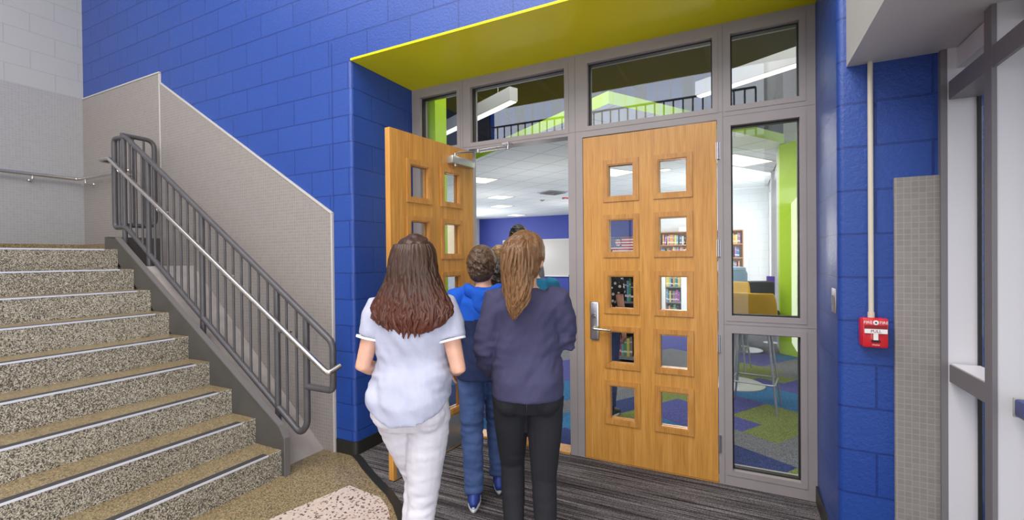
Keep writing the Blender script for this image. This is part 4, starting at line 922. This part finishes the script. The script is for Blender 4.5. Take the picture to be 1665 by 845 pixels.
    if P_.get('seam'):
        bm = NB(); pts = []
        for z, yb in ((1.0, -.105), (.95, -.13), (.9, -.155), (.86, -.165), (.82, -.15)): pts.append((V3((pz.x, yb*s-.003, z*s)), .0022))
        tube(bm, pts, 6); link('seam', bm, P_['seam'], pants, True)
    # top ----------------------------------------------------
    T = spec['top']; bm = NB(); k = T.get('loose', .02)*s; hz = T.get('hem', .86)*s; rr = T.get('rings')
    rings = [(hz, pz.x*.9, -.008, T.get('hemw', .165)*s*W+k*.6, T.get('hemd', .118)*s+k*.6), (hz+.09*s, pz.x*.7, -.006, T.get('lw', .155)*s*W+k, T.get('ld', .12)*s+k), (1.08*s, 0, -.002, T.get('ww', .125)*s*W+k*1.2, .09*s+k), (1.2*s, ch.x, 0, .137*s*W+k, .096*s+k), (1.3*s, ch.x, -.006, .145*s*W+k*.7, .09*s+k*.6), (1.365*s, ch.x, -.012, .105*s*W+k*.4, .066*s+k*.4), (1.392*s, ch.x, -.01, .064*s+k*.3, .06*s+k*.2)]
    torso(bm, rings, hem=T.get('hemf'))
    fr_ = T.get('sleeve', 1.0)
    for sd, sg in (('l', -1), ('r', 1)):
        sh, el, wr = J['sh'+sd], J['el'+sd], J['wr'+sd]; inn = sh+V3((-sg*.05*s, 0, .004*s)); sr = T.get('sr', (.064, .06, .052, .05, .038))
        if fr_ < .6: tube(bm, [(inn, .058*s), (sh, sr[0]*s), (sh.lerp(el, fr_*.55), sr[1]*s), (sh.lerp(el, fr_), sr[2]*s)], 18, cap=.1)
        else: tube(bm, [(inn, .058*s), (sh, sr[0]*s), (sh.lerp(el, .5), sr[1]*s), (el, sr[2]*s), (el.lerp(wr, .4), sr[3]*s), (el.lerp(wr, .93), sr[4]*s)], 18, cap=.15)
    fa2 = T.get('folds', .004); sgn = T.get('dir', .6)
    def tf(c):
        a = noise.noise(V3(((c.x+c.z*sgn)*13, c.y*4, (c.z-c.x*sgn)*7)))+.5*noise.noise(V3(((c.x+c.z*sgn)*26, c.y*7, (c.z-c.x*sgn)*12+5)))
        arm = max(math.exp(-((c-J['el'+sd]).length/(.1*s))**2) for sd in 'lr')
        a += arm*1.2*noise.noise(V3((c.x*14, c.y*14, c.z*36)))
        return fa2*(1.0+.6*max(0, min(1, (1.2*s-c.z)/.3)))*min(1, max(.25, (c.z-hz)/(.14*s)))*a*1.6
    tops = finish(bm, T.get('name', 'shirt'), T['mat'], t, vox, 4, folds=tf)
    if T.get('split'):
        zs_, mi = T['split'], 1
        for p in tops.data.polygons:
            if p.center.z < zs_*s+.02*math.sin(p.center.x*9): p.material_index = 1
    if T.get('cuff') and fr_ < .6:
        for sd in 'lr':
            d = (J['el'+sd]-J['sh'+sd]).normalized(); c = J['sh'+sd].lerp(J['el'+sd], fr_)+d*.006; bm = NB(); tube(bm, [(c-d*.002, sr[2]*s+.0015), (c+d*.007, sr[2]*s+.0015)], 20, cap=0); link('sleeve_edge', bm, T['cuff'], tops, True)
    if T.get('hood'):
        bm = NB(); tube(bm, [(V3((-.11*s, .03, 1.39*s)), .03*s), (V3((-.09*s, -.07*s, 1.375*s)), .042*s, .036*s), (V3((0, -.105*s, 1.33*s)), .05*s, .04*s), (V3((.09*s, -.07*s, 1.375*s)), .042*s, .036*s), (V3((.11*s, .03, 1.39*s)), .03*s)], 14, side=(0, 0, 1))
        tube(bm, [(V3((0, -.1*s, 1.36*s)), .075*s, .035*s), (V3((0, -.115*s, 1.27*s)), .06*s, .03*s), (V3((0, -.11*s, 1.22*s)), .03*s, .02*s)], 16)
        finish(bm, 'hood', T['hood'], tops, vox, 4, folds=lambda c: .004*noise.noise(c*22))
    # hair ---------------------------------------------------
    spec['hair'](t, HP, HS, hd, s, Rh)
    # shoes
    S_ = spec['shoes']
    for sd in 'lr': shoe(t, J['an'+sd], g('foot'+sd, 0), S_[0], S_[1], s*g('shoescale', .98), g('lift'+sd, 0), accent=S_[2] if len(S_) > 2 else None)
    return t, J
def shell(bm, HP, HS, Rh, thick=.012, back=1.0, low=-.03):
    # scalp cap: closed skull-shaped volume that leaves the face free
    ball(bm, HP((0, -.022, .034)), (.078+thick)*HS, (.09+thick)*HS, (.098+thick)*HS, 22, 16, Rh)
    ball(bm, HP((0, -.045, low)), (.068+thick*.8)*HS, (.055+thick)*HS, (.07)*HS, 18, 12, Rh)
def short_hair(m, th=.014, seed=1, low=-.035, tuft=.012):
    def f(t, HP, HS, hd, s, Rh):
        bm = NB(); shell(bm, HP, HS, Rh, th, low=low); r = random.Random(seed)
        for k in range(260):
            a = r.uniform(0, 2*PI); e = r.uniform(-.75, 1.4); d = V3((math.cos(a)*math.cos(e), math.sin(a)*math.cos(e), math.sin(e)))
            if d.y > .55 and d.z < .35: continue
            b = V3((d.x*(.078+th), -.022+d.y*(.09+th), .034+d.z*(.096+th)))
            sw = V3((-d.y, d.x, -.5 if d.z < .6 else 0)).normalized()*.03+V3((0, -.012, -.006))
            tube(bm, [(HP(b*.96), .007*HS), (HP(b*.985+sw*.5+d*tuft*.1), .0062*HS, .004*HS), (HP(b*.97+sw*1.1), .0025*HS)], 6)
        o = finish(bm, 'hair', m, t, .0045, 1, folds=lambda c: .0018*noise.noise(V3((c.x*110, c.y*110, c.z*40))))
    return f
def lock_path(bm, pts, r0, n=6, flat=.6):
    m = len(pts); tube(bm, [(p, r0*(.75+.5*math.sin(PI*(i+.6)/m)) if i < m-1 else r0*.22, (r0*(.75+.5*math.sin(PI*(i+.6)/m)) if i < m-1 else r0*.22)*flat) for i, p in enumerate(pts)], n)
def long_hair(m, seed=3):
    def f(t, HP, HS, hd, s, Rh):
        bm = NB(); shell(bm, HP, HS, Rh, .018, low=-.04); r = random.Random(seed)
        def env(z):   # half width, back offset, depth of the hair mass at height z
            T_ = ((.05, .098, -.06, .07), (-.02, .1, -.07, .072), (-.07, .115, -.072, .072), (-.12, .142, -.08, .066), (-.175, .168, -.092, .058), (-.215, .17, -.104, .048), (-.255, .14, -.114, .034), (-.285, .08, -.12, .018))
            for a, b in zip(T_, T_[1:]):
                if z >= b[0]:
                    k = min(1, max(0, (a[0]-z)/(a[0]-b[0]))); return [a[i]*(1-k)+b[i]*k for i in (1, 2, 3)]
            return T_[-1][1:]
        rows = []
        for q in range(14):
            z = .05-.333*q/13; w_, yb, dp = env(z); rows.append([HP((w_*math.cos(a), yb+dp*math.sin(a), z)) for a in [2*PI*i/30 for i in range(30)]])
        ringloft(bm, rows[::-1])
        o = finish(bm, 'hair', m, t, .006, 2, folds=lambda c: .006*noise.noise(V3((c.x*60+5*noise.noise(c*7), c.y*50, c.z*6)))+.008*noise.noise(V3((c.x*22, c.y*20, c.z*12))))
        bm = NB()
        for k in range(210):
            a = PI+PI*r.random(); side = math.cos(a); z1 = r.uniform(-.31, -.17)+.07*abs(side)**1.5; ph = r.uniform(0, 6); amp = r.uniform(.004, .013); z0 = r.choice((.1, .1, .0, -.1)); pts = []; n_ = 11; off = r.uniform(-.05, .05)
            for i in range(n_):
                q = i/(n_-1); z = z0*(1-q)+z1*q
                w_, yb, dp = env(max(z, -.26)); 
                if z > .03: k_ = math.sqrt(max(.15, 1-((z-.03)/.118)**2)); w_ *= k_; dp *= k_
                wob = amp*math.sin(q*11+ph)*(.2+q)
                aa = a+off*q
                pts.append(HP((w_*math.cos(aa)*1.0+wob, yb+dp*math.sin(aa)*1.02+.5*wob, z)))
            lock_path(bm, pts, r.uniform(.006, .013)*HS)
        ho = link('hair_lock', bm, m, o, 'all'); ho['kind'] = 'stuff'
    return f
def ponytail(m, seed=5):
    def f(t, HP, HS, hd, s, Rh):
        bm = NB(); shell(bm, HP, HS, Rh, .012, low=-.035); r = random.Random(seed)
        for k in range(90):   # combed-back strands
            a = r.uniform(-.2*PI, 1.2*PI); e0 = V3((math.cos(a)*.082, .055*abs(math.sin(a))-.0+.02, .04+.09*math.sin(a))); e1 = V3((0, -.125, .065))
            mid = e0.lerp(e1, .5); dn = V3((mid.x, mid.y+.022, mid.z-.034)); dn = V3((dn.x/.092, dn.y/.104, dn.z/.112)).normalized(); mid = V3((dn.x*.094, -.022+dn.y*.105, .034+dn.z*.113))
            lock_path(bm, [HP(e0), HP(e0.lerp(mid, .55)*1.03), HP(mid), HP(e1)], .0075*HS)
        o = finish(bm, 'hair', m, t, .005, 1, folds=lambda c: .0016*noise.noise(c*120))
        bm = NB(); tube(bm, [(HP((0, -.112, .068)), .022*HS), (HP((0, -.128, .07)), .022*HS)], 14, cap=.1); link('hair_tie', bm, M['black'], o, True)
        bm = NB(); tl = [(0, -.115, .07), (.0, -.165, .095), (.002, -.195, .05), (.004, -.19, -.03), (.006, -.178, -.10), (.004, -.175, -.15), (-.004, -.175, -.205), (-.012, -.172, -.255)]
        rad = (.018, .045, .062, .068, .066, .058, .038, .012)
        tube(bm, [(HP(p), q*HS, q*.62*HS) for p, q in zip(tl, rad)], 20)
        tail = finish(bm, 'ponytail', m, t, .006, 2, folds=lambda c: .008*noise.noise(V3((c.x*45+3*math.sin(c.z*22), c.y*45, c.z*10))))
        bm = NB()
        for k in range(110):
            a = r.uniform(0, 2*PI); q_ = r.uniform(.7, 1.05); ph = r.uniform(0, 6); am = r.uniform(.004, .012); end = r.uniform(.7, 1.05); pts = []
            for i in range(12):
                u = i/11*end*7*.999; j = min(6, int(u)); fr = u-j; p = V3(tl[j]).lerp(V3(tl[j+1]), fr); rr_ = rad[j]*(1-fr)+rad[j+1]*fr
                pts.append(HP(p+V3((rr_*q_*math.cos(a)+am*math.sin(u*2.1+ph), rr_*q_*.62*math.sin(a)+am*.6*math.cos(u*2.1+ph), 0))))
            lock_path(bm, pts, r.uniform(.005, .009)*HS)
        lk = link('hair_lock', bm, m, tail, 'all'); lk['kind'] = 'stuff'
    return f
C_white_shirt = cloth('pale_lavender_shirt_cloth', (.42, .425, .53), 4, .4)
C_white_pants = cloth('white_trouser_cloth', (.62, .585, .63), 4, .35)
C_navy_top = cloth('dark_navy_top_cloth', (.055, .052, .105), 4, .3, (.045, .042, .085))
C_black = cloth('black_leggings_cloth', (.022, .022, .026), 5, .15)
C_hood_blue = cloth('bright_blue_hoodie_cloth', (.012, .09, .5), 4, .3)
C_navy = cloth('navy_hoodie_cloth', (.018, .027, .075), 4, .3)
C_jean = cloth('blue_denim', (.06, .1, .23), 7, .3, (.035, .06, .15))
C_teal = cloth('teal_jacket_cloth', (.01, .11, .2), 4, .3)
C_red = cloth('maroon_shirt_cloth', (.3, .03, .06), 4, .3)
C_grey = cloth('grey_shirt_cloth', (.16, .16, .18), 4, .3)
C_olive = cloth('tan_shirt_cloth', (.3, .22, .12), 4, .3)
C_khaki = cloth('grey_trouser_cloth', (.12, .11, .1), 4, .3)
S_blue = mat('blue_shoe', (.015, .04, .22), .5); S_black = mat('black_shoe', (.015, .015, .016), .5); S_sole = mat('white_sole', (.7, .7, .7), .5); S_tan = mat('tan_shoe', (.5, .35, .2), .5); S_red = mat('red_shoe_trim', (.55, .03, .02), .5)
def polka(nt, b):
    v = objco(nt, (16, 16, 16)); vo = N(nt, 'ShaderNodeTexVoronoi'); vo.inputs['Scale'].default_value = 1.4; vo.inputs['Randomness'].default_value = .8; nt.links.new(v, vo.inputs['Vector'])
    nt.links.new(ramp(nt, vo.outputs['Distance'], [(0, (.7, .7, .68)), (.3, (.012, .012, .013))], 'CONSTANT'), b.inputs['Base Color'])
C_polka = mat('black_spotted_cloth', (.01, .01, .01), .8, build=polka)
H_auburn = hairmat('auburn_brown_hair', (.045, .02, .011), (.1, .028, .016), 1.2, 1.45)
H_light = hairmat('light_brown_hair', (.15, .075, .032), (.24, .12, .05), 1.2, 1.55)
H_brown = hairmat('brown_hair', (.085, .05, .028), (.06, .035, .02), 1.3, 1.6)
H_dark = hairmat('dark_hair', (.03, .024, .02), (.02, .016, .014), 1.3, 1.6)
H_blond = hairmat('sandy_blond_hair', (.28, .17, .075), (.18, .1, .045), 1.3, 1.6)
# girl in the white shirt
person(dict(h=1.60, pos=(-1.30, 1.60), rz=.42, skin='fair', vox=.0075, w=1.04, shw=.150, label='person with long auburn hair, pale short sleeve shirt and white trousers, walking away',
    pelvis=(-.01, 0, .92), head=(.02, .02, 1.52), ell=(-.212, -.05, 1.075), wrl=(-.165, .13, 1.03), elr=(.222, -.055, 1.06), wrr=(.16, .13, 1.05), palml=(1, .2, 0), palmr=(-1, .2, 0),
    hpl=(-.088, 0, .88), knl=(-.012, .13, .50), anl=(-.02, -.0, .14), hpr=(.076, 0, .87), knr=(.045, -.03, .46), anr=(.02, -.12, .09), liftl=-.2,
    pants=dict(mat=C_white_pants, loose=.012, butt=.03, prof=(.096, .086, .066, .062, .054), folds=.004, name='trousers', lab='white trousers'),
    top=dict(mat=C_white_shirt, name='shirt', loose=.022, hem=.83, hemw=.17, hemd=.148, lw=.162, ld=.145, ww=.13, sleeve=.5, sr=(.062, .064, .062), cuff=M['label_white'], folds=.007,
             hemf=lambda a: .10*abs(math.cos(a))**1.6), hair=long_hair(H_auburn), shoes=(S_tan, S_sole)))
# girl in the dark top
person(dict(h=1.62, pos=(-.915, 1.98), rz=.40, skin='fair', vox=.0075, w=1.0, shw=.150, headyaw=-.25, label='person with brown ponytail, dark navy top and black leggings, walking away',
    ell=(-.215, -.05, 1.09), wrl=(-.185, .12, .94), elr=(.19, .02, 1.13), wrr=(.12, .19, 1.24), palmr=(-1, 0, .2),
    knl=(-.085, .10, .49), anl=(-.07, -.04, .12), knr=(.075, -.0, .47), anr=(.085, -.06, .09), liftl=-.25,
    pants=dict(mat=C_black, loose=.004, butt=.028, prof=(.092, .084, .062, .059, .042), folds=.0014, name='leggings', lab='black leggings', seam=M['black']),
    top=dict(mat=C_navy_top, name='top', loose=.02, hem=.875, hemw=.158, hemd=.15, lw=.158, ld=.135, ww=.14, sleeve=1, sr=(.066, .062, .054, .052, .042), folds=.008, dir=-.6), hair=ponytail(H_light), shoes=(S_black, S_sole)))
# boy in the blue and navy hoodie
person(dict(h=1.575, pos=(-1.445, 2.475), rz=.5, skin='fair', vox=.008, w=.98, shw=.17, headyaw=-.35, label='person with short brown hair, blue and navy hoodie, jeans and blue shoes',
    anl=(-.07, -.10, .085), knl=(-.08, -.02, .46), knr=(.08, .10, .5), anr=(.09, .06, .12), liftr=-.3,
    pants=dict(mat=C_jean, loose=.012, butt=.012, prof=(.095, .088, .073, .068, .062), folds=.005, name='jeans', len=.98),
    top=dict(mat=[C_hood_blue, C_navy], name='hoodie', loose=.028, hem=.80, split=1.2, hood=C_hood_blue, folds=.005, sr=(.07, .066, .06, .056, .044)), hair=short_hair(H_brown, .016, 2), shoes=(S_blue, S_sole, S_sole)))
# beyond the doorway
person(dict(h=1.50, pos=(-1.555, 2.94), rz=.35, skin='tan', vox=.011, shw=.165, headyaw=-.5, label='person with short dark hair and maroon shirt, just ahead of the blue hoodie',
    pants=dict(mat=C_khaki, loose=.012, name='trousers'), top=dict(mat=C_red, name='shirt', loose=.022, hem=.83), hair=short_hair(H_dark, .008, 3), shoes=(S_black, S_sole)))
person(dict(h=1.61, pos=(-2.06, 3.84), rz=.45, skin='fair', vox=.011, shw=.17, label='person with tousled sandy blond hair ahead of the dark-haired one',
    pants=dict(mat=C_jean, loose=.012, name='jeans'), top=dict(mat=C_olive, name='shirt', loose=.022, hem=.85), hair=short_hair(H_blond, .022, 4, tuft=.02), shoes=(S_black, S_sole)))
person(dict(h=1.58, pos=(-1.59, 3.60), head=(-.02, .02, 1.52), rz=.2, skin='fair', vox=.010, shw=.165, label='person in a teal jacket and red trimmed shoes just past the doorway', ellr=0,
    elr=(.222, -.03, 1.08), wrr=(.225, .02, .84), knr=(.09, .05, .47), anr=(.12, -.05, .085), anl=(-.06, .12, .085), knl=(-.07, .12, .47),
    pants=dict(mat=cloth('dark_teal_jeans', (.02, .07, .14), 6, .3), loose=.01, name='jeans', prof=(.09, .08, .062, .058, .05)), top=dict(mat=C_teal, name='jacket', loose=.028, hem=.84, folds=.005), hair=short_hair(H_brown, .016, 6), shoes=(S_black, S_sole, S_red)))
person(dict(h=1.86, pos=(-2.2, 4.56), rz=.3, skin='tan', vox=.012, shw=.165, label='tall person with dark hair, mostly hidden behind the ponytail',
    pants=dict(mat=C_khaki, loose=.012, name='trousers'), top=dict(mat=C_grey, name='shirt', loose=.022, hem=.85), hair=short_hair(H_dark, .014, 7), shoes=(S_black, S_sole)))
person(dict(h=1.60, pos=(-1.17, 4.25), rz=-.2, skin='fair', vox=.010, shw=.155, label='person in a black top with white spots behind the closed door', elr=(.2, -.02, 1.09), wrr=(.2, .03, .85),
    pants=dict(mat=C_jean, loose=.01, name='jeans'), top=dict(mat=C_polka, name='top', loose=.02, hem=.86, sleeve=.55, sr=(.062, .06, .058)), hair=ponytail(H_dark, 9), shoes=(S_black, S_sole)))
